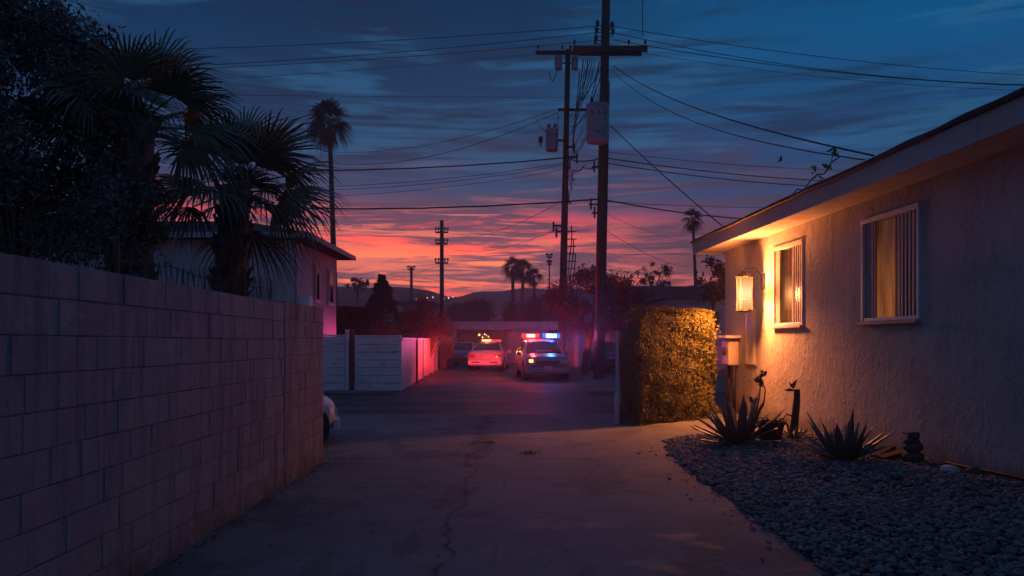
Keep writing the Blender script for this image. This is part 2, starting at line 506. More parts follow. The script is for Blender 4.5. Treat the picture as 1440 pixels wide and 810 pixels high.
def make_leaf(name, a, b, rough=0.55, trans=0.0):
    m = bpy.data.materials.new(name); m.use_nodes = True
    t = NT(m.node_tree)
    g = t.n('ShaderNodeNewGeometry').outputs['Random Per Island']
    co = t.n('ShaderNodeTexCoord').outputs['Object']
    cl = t.noise(co, 1.7, 4, 0.6)
    c = t.ramp(t.m('MULTIPLY_ADD', g, 0.6, t.m('MULTIPLY', cl, 0.5)), [(0.15, (*a, 1)), (0.85, (*b, 1))])
    p = t.n('ShaderNodeBsdfPrincipled', inp={'Base Color': c, 'Roughness': rough, 'Specular IOR Level': 0.3})
    sh = p.outputs[0]
    if trans:
        tr = t.n('ShaderNodeBsdfTranslucent', inp={0: c})
        sh = t.n('ShaderNodeMixShader', inp={0: trans, 1: sh, 2: tr.outputs[0]}).outputs[0]
    t.n('ShaderNodeOutputMaterial', inp={0: sh})
    return m


M_concrete = make_concrete()
M_asphalt = make_asphalt()
M_alley = make_asphalt('alley_asphalt', 1.35)
M_stucco = make_stucco('stucco', (0.43, 0.40, 0.385))
M_stucco_l = make_stucco('pale_stucco', (0.46, 0.42, 0.43), 0.006)
M_block = make_block('concrete_block', (0.39, 0.36, 0.355))
M_block2 = make_block('concrete_block_warm', (0.38, 0.33, 0.31))
M_mortar = pm('mortar', (0.17, 0.14, 0.13), 0.3, 12, 0.95, 0.004)
M_fascia = pm('fascia_paint', (0.42, 0.37, 0.36), 0.18, 3, 0.6, 0.003, 30, stretch=(1, 0.3, 1))
M_soffit = pm('soffit_paint', (0.50, 0.45, 0.40), 0.15, 3, 0.7, 0.003)
M_roofing = pm('roofing_felt', (0.07, 0.05, 0.045), 0.4, 8, 0.9, 0.01, 40)
M_white = pm('white_paint', (0.72, 0.69, 0.66), 0.12, 5, 0.45)
M_cream = pm('cream_paint', (0.62, 0.55, 0.46), 0.12, 5, 0.5)
M_dark = pm('dark_metal', (0.035, 0.032, 0.032), 0.3, 8, 0.55)
M_rust = pm('rusty_steel', (0.13, 0.06, 0.035), 0.5, 18, 0.8, 0.002)
M_galv = pm('galvanised_steel', (0.42, 0.43, 0.46), 0.2, 6, 0.5, metal=0.2)
M_trans = pm('transformer_paint', (0.27, 0.30, 0.33), 0.22, 4, 0.5, col2=(0.25, 0.26, 0.28))
M_pole = pm('creosote_wood', (0.105, 0.062, 0.042), 0.45, 9, 0.9, 0.01, 30, stretch=(3, 3, 0.25))
M_pole2 = pm('old_pole_wood', (0.06, 0.042, 0.034), 0.45, 9, 0.9, 0.01, 30, stretch=(3, 3, 0.25))
M_wire = pm('wire_black', (0.012, 0.012, 0.014), 0.1, 5, 0.6)
M_cer = pm('insulator_ceramic', (0.10, 0.07, 0.06), 0.2, 5, 0.3)
M_bark = pm('bark', (0.09, 0.065, 0.05), 0.4, 9, 0.95, 0.012, 25)
M_palmtrunk = pm('palm_bark', (0.13, 0.095, 0.07), 0.4, 10, 0.95, 0.012, 25, island=0.35)
M_rubber = pm('tyre_rubber', (0.018, 0.018, 0.019), 0.2, 10, 0.8)
M_rim = pm('rim_metal', (0.45, 0.45, 0.46), 0.1, 5, 0.35, metal=0.6)

L_bush = make_leaf('dark_bush_leaves', (0.07, 0.064, 0.05), (0.22, 0.19, 0.15))
L_palm = make_leaf('fan_palm_leaves', (0.075, 0.08, 0.045), (0.19, 0.18, 0.11), 0.5)
L_farpalm = make_leaf('far_palm_leaves', (0.03, 0.032, 0.02), (0.06, 0.055, 0.035))
L_dead = make_leaf('dead_palm_leaves', (0.06, 0.04, 0.025), (0.12, 0.085, 0.05))
L_hedge = make_leaf('clipped_hedge_leaves', (0.10, 0.105, 0.028), (0.205, 0.195, 0.05), 0.8, 0.12)
L_hedge_d = make_leaf('dark_hedge_leaves', (0.02, 0.022, 0.014), (0.05, 0.048, 0.03))
L_red = make_leaf('reddish_leaves', (0.06, 0.03, 0.028), (0.15, 0.07, 0.06), 0.6, 0.1)
L_con = make_leaf('conifer_needles', (0.018, 0.024, 0.018), (0.05, 0.055, 0.04))
L_far = make_leaf('far_tree_leaves', (0.035, 0.028, 0.028), (0.07, 0.05, 0.045))
L_agave = make_leaf('agave_skin', (0.085, 0.10, 0.09), (0.20, 0.22, 0.19), 0.45)
L_twig = make_leaf('weed_leaves', (0.12, 0.11, 0.03), (0.3, 0.25, 0.08))

# ------------------------------------------------------------------ the setting: ground, pavings, hills
def sheet(name, poly, z, mat, label=None):
    mb = MB(); mb.add([(x, y, z) for x, y in poly], [tuple(range(len(poly)))])
    o = mb.build(name, mat)
    o['kind'] = 'structure'
    return o


M_dirt = pm('bare_dirt', (0.15, 0.12, 0.10), 0.35, 1.2, 0.95, 0.02, 12)
sheet('ground', [(-225, -18), (225, -18), (225, 315), (-225, 315)], -0.004, M_dirt)
sheet('driveway', [(-9, -6), (5.9, -6), (5.0, 17.2), (-9, 17.2)], 0.004, M_concrete)
sheet('street', [(-60, 17.2), (60, 17.2), (60, 23.6), (-60, 23.6)], 0.0, M_asphalt)
sheet('alley', [(-3.42, 23.6), (4.3, 23.6), (4.3, 53.5), (-4.2, 53.5)], 0.004, M_alley)
kb = MB()
for xa, xb in ((-22, -3.5), (2.2, 22)):
    kb.span((xa, 23.62, 0.0), (xb, 23.92, 0.1))
k = kb.build('kerb', pm('kerb_concrete', (0.2, 0.19, 0.18), 0.3, 4, 0.9, 0.006), bevel=0.02); k['kind'] = 'structure'
sheet('pavement', [(3.2, 23.95), (22, 23.95), (22, 30), (3.9, 32.0)], 0.012, pm('pale_dirt', (0.17, 0.14, 0.12), 0.35, 2, 0.95, 0.01, 14))

# hills
def ridge(px):
    pts = [(-900, 402), (300, 404), (470, 405), (505, 401), (540, 403), (575, 404), (600, 409), (628, 416), (648, 415), (668, 409), (705, 408), (760, 406), (820, 404), (900, 402), (1000, 398), (1200, 404), (2400, 402)]
    for (a, ya), (b, yb) in zip(pts, pts[1:]):
        if a <= px <= b: return ya + (yb - ya) * (px - a) / (b - a)
    return 403


nx, ny = 260, 24
hv, hf = [], []
for j in range(ny):
    Y = 215 + 85 * j / (ny - 1)
    for i in range(nx):
        X = -215 + 430 * i / (nx - 1)
        hh = CAMH + (HY - ridge(VX + X / 262 * F)) / F * 262
        prof = math.exp(-((Y - 262) / 24) ** 2)
        edge = min(1, max(0, (Y - 215) / 12)) * min(1, max(0, (300 - Y) / 12))
        hv.append((X, Y, -0.1 + hh * prof * edge * (1 + 0.02 * math.sin(X * 0.19 + Y * 0.1) + 0.012 * math.sin(X * 0.43))))
for j in range(ny - 1):
    for i in range(nx - 1):
        k = j * nx + i
        hf.append((k, k + 1, k + nx + 1, k + nx))
hills = np_mesh('hills', hv, hf, pm('hill_scrub', (0.05, 0.055, 0.075), 0.35, 0.15, 0.95), smooth=True)
hills['kind'] = 'structure'

# ------------------------------------------------------------------ the stucco house
HA = math.atan(0.0443)
HX = 5.607
house = empty('stucco_house', (HX, 0, 0), HA, 'long pale stucco house with low eave, two windows and a lit lantern', 'house')
HM = Matrix.Translation((HX, 0, 0)) @ Matrix.Rotation(HA, 4, 'Z')


def HW(local):
    return HM @ Vector(local)


YN, YF, WT = -2.0, 18.45, 0.2
WZ0, WZ1 = 1.82, 3.26
WIN = [(10.36, 11.86), (14.05, 15.38)]
ZS = 3.55
mb = MB()
ys = [YN, WIN[0][0], WIN[0][1], WIN[1][0], WIN[1][1], YF]
for a, b in zip(ys, ys[1:]):
    iswin = (a, b) in WIN
    if iswin:
        mb.span((0, a, -0.1), (WT, b, WZ0)); mb.span((0, a, WZ1), (WT, b, ZS + 0.02))
    else:
        mb.span((0, a, -0.1), (WT, b, ZS + 0.02))
mb.span((WT, YF - WT, -0.1), (7.5, YF, ZS + 0.02))
mb.span((WT, YN, -0.1), (7.5, YN + WT, ZS + 0.02))
mb.span((7.3, YN + WT, -0.1), (7.5, YF - WT, ZS + 0.02))
mb.build('wall', M_stucco, house)
# roof: soffit boards, fascia, felt roof above
OV, GE = 0.60, 0.50
mb = MB()
nb = 16
for i in range(nb):
    a = YN + (YF + GE - 0.05 - YN) * i / nb; b = YN + (YF + GE - 0.05 - YN) * (i + 1) / nb - 0.008
    mb.span((-OV + 0.06, a, ZS + 0.012), (0.3, b, ZS + 0.04))
mb.build('soffit', M_soffit, house)
mb = MB()
for a, b in ((YN - 0.3, 3.0), (3.008, 8.2), (8.208, 13.4), (13.408, YF + GE)):
    mb.span((-OV, a, ZS - 0.01), (-OV + 0.055, b, ZS + 0.25))
mb.span((-OV + 0.058, YF + GE - 0.055, ZS - 0.005), (7.9, YF + GE, ZS + 0.25))
mb.build('fascia', M_fascia, house, bevel=0.006)
mb = MB()
sl = 0.16
poly = [(-OV - 0.05, ZS + 0.255), (-OV - 0.05, ZS + 0.29), (-OV + 0.10, ZS + 0.37), (3.5, ZS + 0.37 + sl * 3.4), (8.0, ZS + 0.33), (8.0, ZS + 0.255)]
k0 = len(mb.v)
ysr = list(np.linspace(YN - 0.35, YF + GE + 0.05, 40))
for yy in ysr:
    w = random.uniform(-0.012, 0.012)
    for (u, z_) in poly:
        mb.v.append((u, yy, z_ + w))
n = len(poly)
for i in range(len(ysr) - 1):
    for j in range(n):
        mb.f.append((i * n + j, i * n + (j + 1) % n, (i + 1) * n + (j + 1) % n, (i + 1) * n + j))
mb.f.append(tuple(range(n))); mb.f.append(tuple((len(ysr) - 1) * n + j for j in range(n)))
mb.build('roof', M_roofing, house)

# curtains that glow by themselves, in place of lit rooms behind the panes
def make_room_glow(name, c1, c2, k):
    m = bpy.data.materials.new(name); m.use_nodes = True
    t = NT(m.node_tree)
    co = t.n('ShaderNodeTexCoord').outputs['Object']
    n = t.noise(t.n('ShaderNodeMapping', inp={0: co, 'Scale': (1, 5, 0.7)}).outputs[0], 2.2, 5, 0.6)
    c = t.ramp(n, [(0.3, (*c1, 1)), (0.7, (*c2, 1))])
    x, y, z = t.n('ShaderNodeSeparateXYZ', inp={0: co}).outputs
    st = t.m('MULTIPLY', t.m('MULTIPLY_ADD', t.smooth(z, 3.2, 2.1), 0.7, 0.3), k)
    e = t.n('ShaderNodeEmission', inp={0: c, 1: st})
    d = t.n('ShaderNodeBsdfDiffuse', inp={0: (0.14, 0.075, 0.045, 1)})
    t.n('ShaderNodeOutputMaterial', inp={0: t.n('ShaderNodeAddShader', inp={0: e.outputs[0], 1: d.outputs[0]}).outputs[0]})
    return m


M_room = make_room_glow('glowing_curtain', (0.16, 0.05, 0.018), (0.5, 0.15, 0.035), 1.0)
mp_ = bpy.data.materials.new('window_glass'); mp_.use_nodes = True
t = NT(mp_.node_tree)
fr = t.m('MULTIPLY', t.n('ShaderNodeFresnel', inp={0: 1.5}).outputs[0], t.m('SUBTRACT', 1.0, t.n('ShaderNodeNewGeometry').outputs['Backfacing']))
gl = t.n('ShaderNodeBsdfGlossy', inp={0: (1, 1, 1, 1), 1: 0.16})
tp = t.n('ShaderNodeBsdfTransparent', inp={0: (0.8, 0.8, 0.8, 1)})
t.n('ShaderNodeOutputMaterial', inp={0: t.n('ShaderNodeMixShader', inp={0: t.m('MULTIPLY_ADD', fr, 1.0, 0.02), 1: tp.outputs[0], 2: gl.outputs[0]}).outputs[0]})
M_pane = mp_


def house_window(y0, y1, nbars, jamb, label):
    wz0, wz1 = WZ0, WZ1
    mb = MB()
    fw = 0.05
    mb.span((-0.035, y0 - 0.03, wz1 - 0.03), (0.09, y1 + 0.03, wz1 + 0.035))
    mb.span((-0.03, y0 - 0.028, wz0), (0.088, y0 + fw - 0.02, wz1 - 0.032))
    mb.span((-0.03, y1 - fw + 0.02, wz0), (0.088, y1 + 0.028, wz1 - 0.032))
    mb.span((-0.025, y0 + fw, wz0 + 0.002), (0.086, y1 - fw, wz0 + 0.05))
    f = mb.build('window', M_white, house, bevel=0.006)
    f['label'] = label
    MB().span((-0.085, y0 - 0.06, wz0 - 0.045), (0.02, y1 + 0.05, wz0 - 0.003)).build('sill', M_fascia, f, bevel=0.006)
    # pale screen panel at the far jamb
    mb = MB()
    n = 6
    for i in range(n):
        a = y1 - 0.04 - jamb * (i + 1) / n
        mb.span((0.0 + 0.004 * (i % 2), a + 0.004, wz0 + 0.055), (0.03 + 0.004 * (i % 2), a + jamb / n, wz1 - 0.035))
    mb.build('shutter', pm('shutter_paint', (0.30, 0.27, 0.28), 0.2, 6, 0.6), f)
    MB().span((0.055, y0 + 0.045, wz0 + 0.05), (0.063, y1 - 0.04, wz1 - 0.03)).build('pane', M_pane, f)
    ym = y0 + (y1 - y0) * 0.43
    MB().span((0.035, ym - 0.025, wz0 + 0.05), (0.053, ym + 0.025, wz1 - 0.03)).build('mullion', M_dark, f)
    mb = MB()
    for i in range(nbars):
        yy = y0 + 0.07 + (ym - y0 - 0.18) * i / max(1, nbars - 1)
        mb.span((0.004, yy - 0.012, wz0 + 0.052), (0.014, yy + 0.012, wz1 - 0.035))
    mb.build('slats', M_white, f)
    MB().span((0.070, y0 + 0.04, wz0 + 0.05), (0.078, ym - 0.03, wz1 - 0.03)).build('dark_backing', M_dark, f)  # added dark sheet, keeps the gaps between the slats dark
    mb = MB()
    ny = 40
    for i in range(ny):
        a = y0 + 0.02 + (y1 - y0 - 0.04) * i / ny; b = y0 + 0.02 + (y1 - y0 - 0.04) * (i + 1) / ny
        xa, xb = 0.115 + 0.02 * math.sin(i * 1.3), 0.115 + 0.02 * math.sin((i + 1) * 1.3)
        mb.add([(xa, a, wz0 - 0.1), (xb, b, wz0 - 0.1), (xb, b, wz1 + 0.1), (xa, a, wz1 + 0.1)], [(0, 1, 2, 3)])
    mb.build('curtain', M_room, f)
    return f


house_window(*WIN[0], 6, 0.3, 'wide window with white vertical slats and warm light inside')
house_window(*WIN[1], 5, 0.2, 'narrower window beside the lantern')

# slatted vent panel under the lantern
ya, yb = 16.38, 16.92
mb = MB()
mb.span((-0.02, ya, 1.05), (-0.003, yb, 2.18))
f = mb.build('vent_panel', M_cream, house)
mb = MB()
for i in range(7):
    yy = ya + 0.03 + (yb - ya - 0.06) * i / 6
    mb.span((-0.055, yy - 0.018, 1.07), (-0.022, yy + 0.018, 2.14))
mb.span((-0.06, ya - 0.01, 2.145), (-0.022, yb + 0.01, 2.185))
mb.build('slats', M_cream, f, bevel=0.004)
# electric meter box and conduit by the end of the wall
mb = MB(); mb.span((-0.24, 17.45, 1.02), (-0.004, 17.95, 1.55))
f = mb.build('meter_box', M_cream, house, bevel=0.03, seg=3)
mb = MB(); mb.tube([(-0.244, 17.70, 1.32), (-0.30, 17.70, 1.32)], 0.09, 14); mb.build('meter_dial', M_dark, f)
mb = MB(); mb.span((-0.34, 17.3, 1.60), (-0.004, 18.1, 1.66)); mb.build('ledge', M_cream, house, bevel=0.01)
mb = MB(); mb.tube([(-0.1, 17.5, 1.01), (-0.1, 17.5, 0.0)], 0.035, 8); mb.tube([(-0.1, 17.85, 1.01), (-0.1, 17.85, 0.0)], 0.035, 8)
mb.build('conduit', M_dark, house, smooth=True)

# lantern on a bracket, glass glowing
LY, LXo, LZ0, LZ1 = 15.98, -0.38, 2.15, 2.80
lan = MB().span((-0.03, LY - 0.09, 2.55), (-0.002, LY + 0.09, 2.85)).build('wall_lantern', M_dark, house, bevel=0.006)
mb = MB()
mb.tube([(-0.03, LY, 2.80), (-0.16, LY, 2.97), (LXo, LY, 2.95)], 0.014, 8)
mb.build('bracket', M_dark, lan)
mb = MB(); w = 0.15
mb.lathe((LXo, LY, 0), [(0.02, LZ1 + 0.12), (0.10, LZ1 + 0.06), (0.185, LZ1), (0.185, LZ1 - 0.015)], 4)
mb.build('lantern_cap', M_dark, lan)
mb = MB(); mb.lathe((LXo, LY, 0), [(0.05, LZ0 - 0.05), (0.175, LZ0 - 0.015), (0.175, LZ0)], 4)
mb.build('lantern_base', M_dark, lan)
mb = MB()
for sx in (-1, 1):
    for sy in (-1, 1): mb.span((LXo + sx * 0.108, LY + sy * 0.108, LZ0), (LXo + sx * 0.122, LY + sy * 0.122, LZ1 - 0.016))
for q in (0.108,):
    for zz in (LZ0 + 0.2, ):
        mb.span((LXo - q, LY - q - 0.012, zz), (LXo + q, LY - q, zz + 0.012)); mb.span((LXo - q - 0.012, LY - q, zz), (LXo - q, LY + q, zz + 0.012))
mb.build('lantern_frame', M_rust, lan)
def make_frosted():
    m = bpy.data.materials.new('frosted_lantern_glass'); m.use_nodes = True
    t = NT(m.node_tree)
    z = t.n('ShaderNodeSeparateXYZ', inp={0: t.n('ShaderNodeTexCoord').outputs['Object']}).outputs[2]
    u = t.m('DIVIDE', t.m('SUBTRACT', z, 2.46), 0.2)
    g = t.m('POWER', 2.718, t.m('MULTIPLY', t.m('MULTIPLY', u, u), -1.0))
    c = t.mix(g, (1.0, 0.42, 0.13, 1), (1.0, 0.58, 0.28, 1))
    e = t.n('ShaderNodeEmission', inp={0: c, 1: t.m('MULTIPLY_ADD', g, 0.75, 0.75)})
    t.n('ShaderNodeOutputMaterial', inp={0: e.outputs[0]})
    return m
mb = MB(); mb.box((LXo, LY, (LZ0 + LZ1) / 2), (0.212, 0.212, LZ1 - LZ0 - 0.032))
LAMP_COL = (1.0, 0.265, 0.065)
mb.build('lantern_glass', make_frosted(), lan)
lp = bpy.data.lights.new('lantern_light', 'POINT')
lp.energy = 690; lp.color = LAMP_COL; lp.shadow_soft_size = 0.12; lp.specular_factor = 0.0
lpo = bpy.data.objects.new('lantern_light', lp)
lpo.parent = lan
lp.use_nodes = True
t = NT(lp.node_tree)
z = t.n('ShaderNodeSeparateXYZ', inp={0: t.n('ShaderNodeTexCoord').outputs['Normal']}).outputs[2]
t.n('ShaderNodeOutputLight', inp={0: t.n('ShaderNodeEmission', inp={1: t.m('MULTIPLY_ADD', t.smooth(t.m('ABSOLUTE', z), 0.06, 0.55), 0.85, 0.15)}).outputs[0]})
lpo.location = (LXo - 0.20, LY - 0.22, 2.45)
C.objects.link(lpo)

# ------------------------------------------------------------------ left block walls
def block_wall(name, y0, y1, top, label, mat, bl, seed):
    rnd = random.Random(seed)
    o = empty(name, (-2.43, y0, 0), 0, label, 'wall')
    mb = MB()
    ch = top / 10.0
    for r in range(10):
        z0 = r * ch
        y = -rnd.uniform(0, bl) if r % 2 else 0.0
        L = y1 - y0
        while y < L:
            ln = bl * rnd.choice((1, 1, 1, 0.75, 0.5))
            a, b = max(0, y), min(L, y + ln)
            if b - a > 0.03:
                off = rnd.uniform(-0.002, 0.008)
                g = 0.003
                hz = z0 + g + rnd.uniform(0, 0.003)
                x0, x1 = -0.2 - off, off
                mb.span((x0, a + g / 2, hz), (x1, b - g / 2, z0 + ch - g + rnd.uniform(-0.002, 0.002)))
            y += ln
    if bl > 0.28:      # the long run leans up a little toward its near end
        mb.v = [(x, y, z * (1 + 0.024 * (1 - y / (y1 - y0)))) for x, y, z in mb.v]
    mb.build('blocks', mat, o, bevel=0.0035, seg=1)
    MB().span((-0.19, 0.004, 0.0), (-0.005, y1 - y0 - 0.004, top - 0.012)).build('mortar', M_mortar, o)
    return o


block_wall('block_wall', -2.0, 8.685, 1.95, 'long grey concrete block wall with wire fence behind its top', M_block, 0.30, 3)
w2 = block_wall('block_wall', 8.725, 10.48, 1.975, 'short warm-toned block wall section ending at the driveway corner', M_block2, 0.27, 5)
# return of the wall to the side, at its end
ro = MB()
for r in range(10):
    x = -0.205
    while x > -4.2:
        ln = 0.34
        ro.span((x - ln + 0.006, 1.555, r * 0.1975 + 0.006), (x, 1.755, (r + 1) * 0.1975 - 0.005)); x -= ln
ro.build('return_wall', M_block2, w2, bevel=0.005, seg=1)

# wire fence behind the wall
wf = empty('wire_fence', (-2.72, 0, 0), 0, 'thin wavy wire fence standing behind the long block wall', 'fence')
mb = MB()
for i in range(150):
    y = 2.4 + i * 0.046
    top = 2.20 + 0.05 * math.sin(i * 0.05) + random.uniform(-0.02, 0.03) + (0.05 if y < 4.6 else 0)
    pts = []
    ph = random.uniform(0, 6)
    lean = random.uniform(-0.03, 0.03)
    for k in range(6):
        tt = k / 5
        pts.append((0.02 * math.sin(ph + tt * 5), y + lean * tt + 0.012 * math.sin(ph * 2 + tt * 7), 1.5 + (top - 1.5) * tt))
    if y < 4.8:
        pts.append((0.03, y + 0.03, top + 0.03))
    mb.tube(pts, 0.0035, 4, False)
for zz in (1.98, 2.12):
    mb.tube([(0.004, 2.3 + i * 0.35, zz + 0.02 * math.sin(i * 1.7)) for i in range(20)], 0.004, 4)
mb.build('wire_mesh', M_rust, wf)
for y in (2.6, 5.57, 8.2):
    mb = MB(); mb.tube([(0.02, y, 0), (0.02, y, 2.27)], 0.02, 7); mb.build('post', M_rust, wf)


# ------------------------------------------------------------------ plants
def fan_leaf(mb, o, d, petiole, L, nseg, spread, droop, roll=0.0):
    d = Vector(d).normalized()
    up = Vector((0, 0, 1))
    s = d.cross(up)
    if s.length < 0.05: s = Vector((1, 0, 0))
    s.normalize()
    nrm = s.cross(d).normalized()
    rot = Matrix.Rotation(roll, 3, d)
    s, nrm = rot @ s, rot @ nrm
    # petiole, drooping
    pts = [o + d * (petiole * t) + Vector((0, 0, -droop * 0.35 * petiole * t * t)) for t in (0, 0.5, 1)]
    mb.tube(pts, [0.018, 0.012, 0.009], 4, False)
    h = pts[-1]
    for i in range(nseg):
        a = spread * (2 * (i + 0.5) / nseg - 1)
        f = (d * math.cos(a) + s * math.sin(a)).normalized()
        ll = L * (0.62 + 0.38 * math.cos(a * 0.8)) * random.uniform(0.92, 1.06)
        w = f.cross(nrm).normalized()
        fold = nrm * (0.25 * (1 if i % 2 else -1))
        wd = 0.0145 * L / 0.8 * (1.9 if nseg < 20 else 1.0)
        k0 = len(mb.v)
        dr = droop * random.uniform(0.8, 1.3)
        for tt, ww in ((0.06, 0.45), (0.45, 1.0), (0.78, 0.6), (1.0, 0.05)):
            p = h + f * (ll * tt) + Vector((0, 0, -dr * ll * tt * tt * tt * 0.75)) + nrm * (-0.10 * ll * abs(math.sin(a)) * tt)
            q = (w + fold * 0.6).normalized() * (wd * ww)
            mb.v.append(tuple(p - q)); mb.v.append(tuple(p + q))
        for kk in range(3):
            mb.f.append((k0 + 2 * kk, k0 + 2 * kk + 1, k0 + 2 * kk + 3, k0 + 2 * kk + 2))


def near_palm(loc, crown, nleaf, pet, L, label, trunk_r, seed, bias=(0, 0, 0)):
    random.seed(seed)
    o = empty('fan_palm', loc, 0, label, 'palm tree')
    cz = crown[2]
    cx, cy = crown[0] - loc[0], crown[1] - loc[1]
    mb = MB()
    npt = 9
    mb.tube([(cx * (t / npt) ** 2, cy * (t / npt) ** 2, cz * t / npt) for t in range(npt + 1)], [trunk_r * (1.15 - 0.25 * t / npt) for t in range(npt + 1)], 14)
    # ragged cut leaf bases all over the trunk
    for i in range(170):
        z = cz * (0.35 + 0.65 * random.random()); a = random.uniform(0, 6.283)
        f = (z / cz) ** 2
        rr = trunk_r * (1.05 - 0.2 * z / cz)
        p = Vector((cx * f + math.cos(a) * rr, cy * f + math.sin(a) * rr, z))
        dd = Vector((math.cos(a), math.sin(a), 1.5)).normalized()
        mb.tube([p - dd * 0.03, p + dd * random.uniform(0.06, 0.17)], [0.04, 0.012], 4)
    mb.build('trunk', M_palmtrunk, o)
    for i in range(nleaf):
        tq = i / (nleaf - 1)
        az = 1.4 + i * 2.39996 + random.uniform(-0.25, 0.25)
        el = R(66 - 70 * tq ** 0.9 + random.uniform(-8, 8))
        d = Vector((math.cos(az) * math.cos(el), math.sin(az) * math.cos(el), math.sin(el))) + Vector(bias) * 0.3
        mb = MB()
        fan_leaf(mb, Vector((cx, cy, cz - 0.12 * tq)), d, pet * random.uniform(0.8, 1.2), L * random.uniform(0.85, 1.12), 34, R(86), 0.34 + 0.4 * tq, random.uniform(-0.6, 0.6))
        mb.build('frond', L_palm if tq < 0.93 else L_dead, o)
    return o


c = P(332, 262, 9.6)
near_palm((P(318, 400, 9.6).x, 9.6, 0), c, 22, 0.58, 0.9, 'stout fan palm with a shaggy trunk rising above the block wall', 0.185, 11)
c = P(196, 172, 7.5)
near_palm((c.x - 0.1, 7.5, 0), c, 17, 0.5, 0.74, 'taller fan palm whose fronds rise out of the dark bush', 0.15, 23, (0.35, 0, 0.3))


def leaf_cloud(centers, radii, n, gauss=0.5):
    """clustered points: pick a cluster, scatter round it"""
    centers = np.asarray(centers, float); radii = np.asarray(radii, float)
    idx = rng.integers(0, len(centers), n)
    return centers[idx] + rng.normal(size=(n, 3)) * gauss * radii[idx][:, None]


def tree(name, loc, h, crown, ncl, cl_r, nleaf, lsize, leafmat, label, cat='tree', group=None, trunk_r=0.12, bark=None, seed=1, parts=True, sub=None, limbs=6, fork=0.4):
    """crown = (dx, dy, z, rx, ry, rz) in metres from the base"""
    r = random.Random(seed)
    o = empty(name, loc, 0, label, cat, group)
    dx, dy, cz, rx, ry, rz = crown
    mb = MB()
    f0 = Vector((dx * 0.4, dy * 0.4, max(0.3, (cz - rz) * (0.7 + fork * 0.5))))
    mb.tube([(0, 0, -0.05), f0 * 0.55 + Vector((r.uniform(-.05, .05), 0, 0)), f0], [trunk_r * 1.25, trunk_r, trunk_r * 0.85], 8)
    cents, rad = [], []
    for i in range(ncl):
        while True:
            p = Vector((r.uniform(-1, 1), r.uniform(-1, 1), r.uniform(-1, 1)))
            if 0.25 < p.length < 1: break
        p = p.normalized() * (p.length ** 0.5)
        q = Vector((dx + p.x * rx, dy + p.y * ry, cz + p.z * rz))
        cents.append(q); rad.append(cl_r * r.uniform(0.6, 1.25))
    for i in range(limbs):
        a = 6.283 * i / limbs + r.uniform(-.3, .3)
        mid = Vector((dx + math.cos(a) * rx * 0.45, dy + math.sin(a) * ry * 0.45, cz + r.uniform(-0.3, 0.2) * rz))
        mb.tube([f0, (f0 + mid) * 0.5 + Vector((0, 0, -0.1)), mid], [trunk_r * 0.6, trunk_r * 0.4, trunk_r * 0.25], 6)
        near = sorted(cents, key=lambda q: (q - mid).length)[:max(3, ncl // limbs)]
        for q in near:
            mb.tube([mid, (mid + q) * 0.5 + Vector((r.uniform(-.1, .1) * rx, 0, 0.05)), q], [trunk_r * 0.22, trunk_r * 0.13, trunk_r * 0.05], 4, False)
    mb.build('trunk', bark or M_bark, o)
    pts = leaf_cloud(cents, rad, nleaf)
    leaf_mesh('crown', pts, lsize, leafmat, o)
    return o


# dark bushy tree behind the wall, upper left
c = P(38, 190, 7.6)
tree('bushy_tree', (c.x - 0.2, 7.4, 0), 5, (0.28, -0.1, c.z, 0.92, 0.9, 1.22), 115, 0.28, 48000, 0.052, L_bush,
     'dense dark leafy tree filling the corner above the block wall', seed=4, trunk_r=0.12)
c = P(168, 316, 7.2)
tree('bush', (c.x, 7.2, 0), 3, (0, 0, c.z, 0.36, 0.4, 0.46), 30, 0.15, 9000, 0.045, L_bush,
     'loose dark shrub spilling toward the wire fence under the tree', 'shrub', seed=9, trunk_r=0.05)


def far_palm(px_base, px, py, Y, r, label, group, seed, nl=32, tr=0.2, skirt=True, lean=0.0):
    random.seed(seed)
    b = P(px_base, HY, Y); top = P(px, py, Y)
    o = empty('palm_tree', (b.x, Y, 0), 0, label, 'palm tree', group)
    dx = top.x - b.x
    mb = MB(); n = 12
    mb.tube([(dx * (i / n) ** 1.4, 0, top.z * i / n) for i in range(n + 1)], [tr * (1.3 - 0.5 * i / n) for i in range(n + 1)], 9)
    mb.build('trunk', M_bark, o)
    mb = MB()
    for i in range(nl):
        tq = i / (nl - 1)
        az = i * 2.39996
        el = R(84 - 128 * tq + random.uniform(-8, 8))
        d = Vector((math.cos(az) * math.cos(el), math.sin(az) * math.cos(el), math.sin(el)))
        fan_leaf(mb, Vector((dx, 0, top.z)), d, r * 0.22, r * 0.78, 11, R(46), 0.3 + 0.5 * tq, random.uniform(-1.3, 1.3))
    mb.build('crown', L_farpalm, o)
    if skirt:
        mb = MB()
        for i in range(14):
            az = random.uniform(0, 6.283); el = R(random.uniform(-85, -45))
            d = Vector((math.cos(az) * math.cos(el), math.sin(az) * math.cos(el), math.sin(el)))
            fan_leaf(mb, Vector((dx, 0, top.z - r * 0.15)), d, r * 0.3, r * 0.5, 7, R(40), 0.5, random.uniform(-1, 1))
        mb.build('dead_fronds', L_dead, o)
    return o


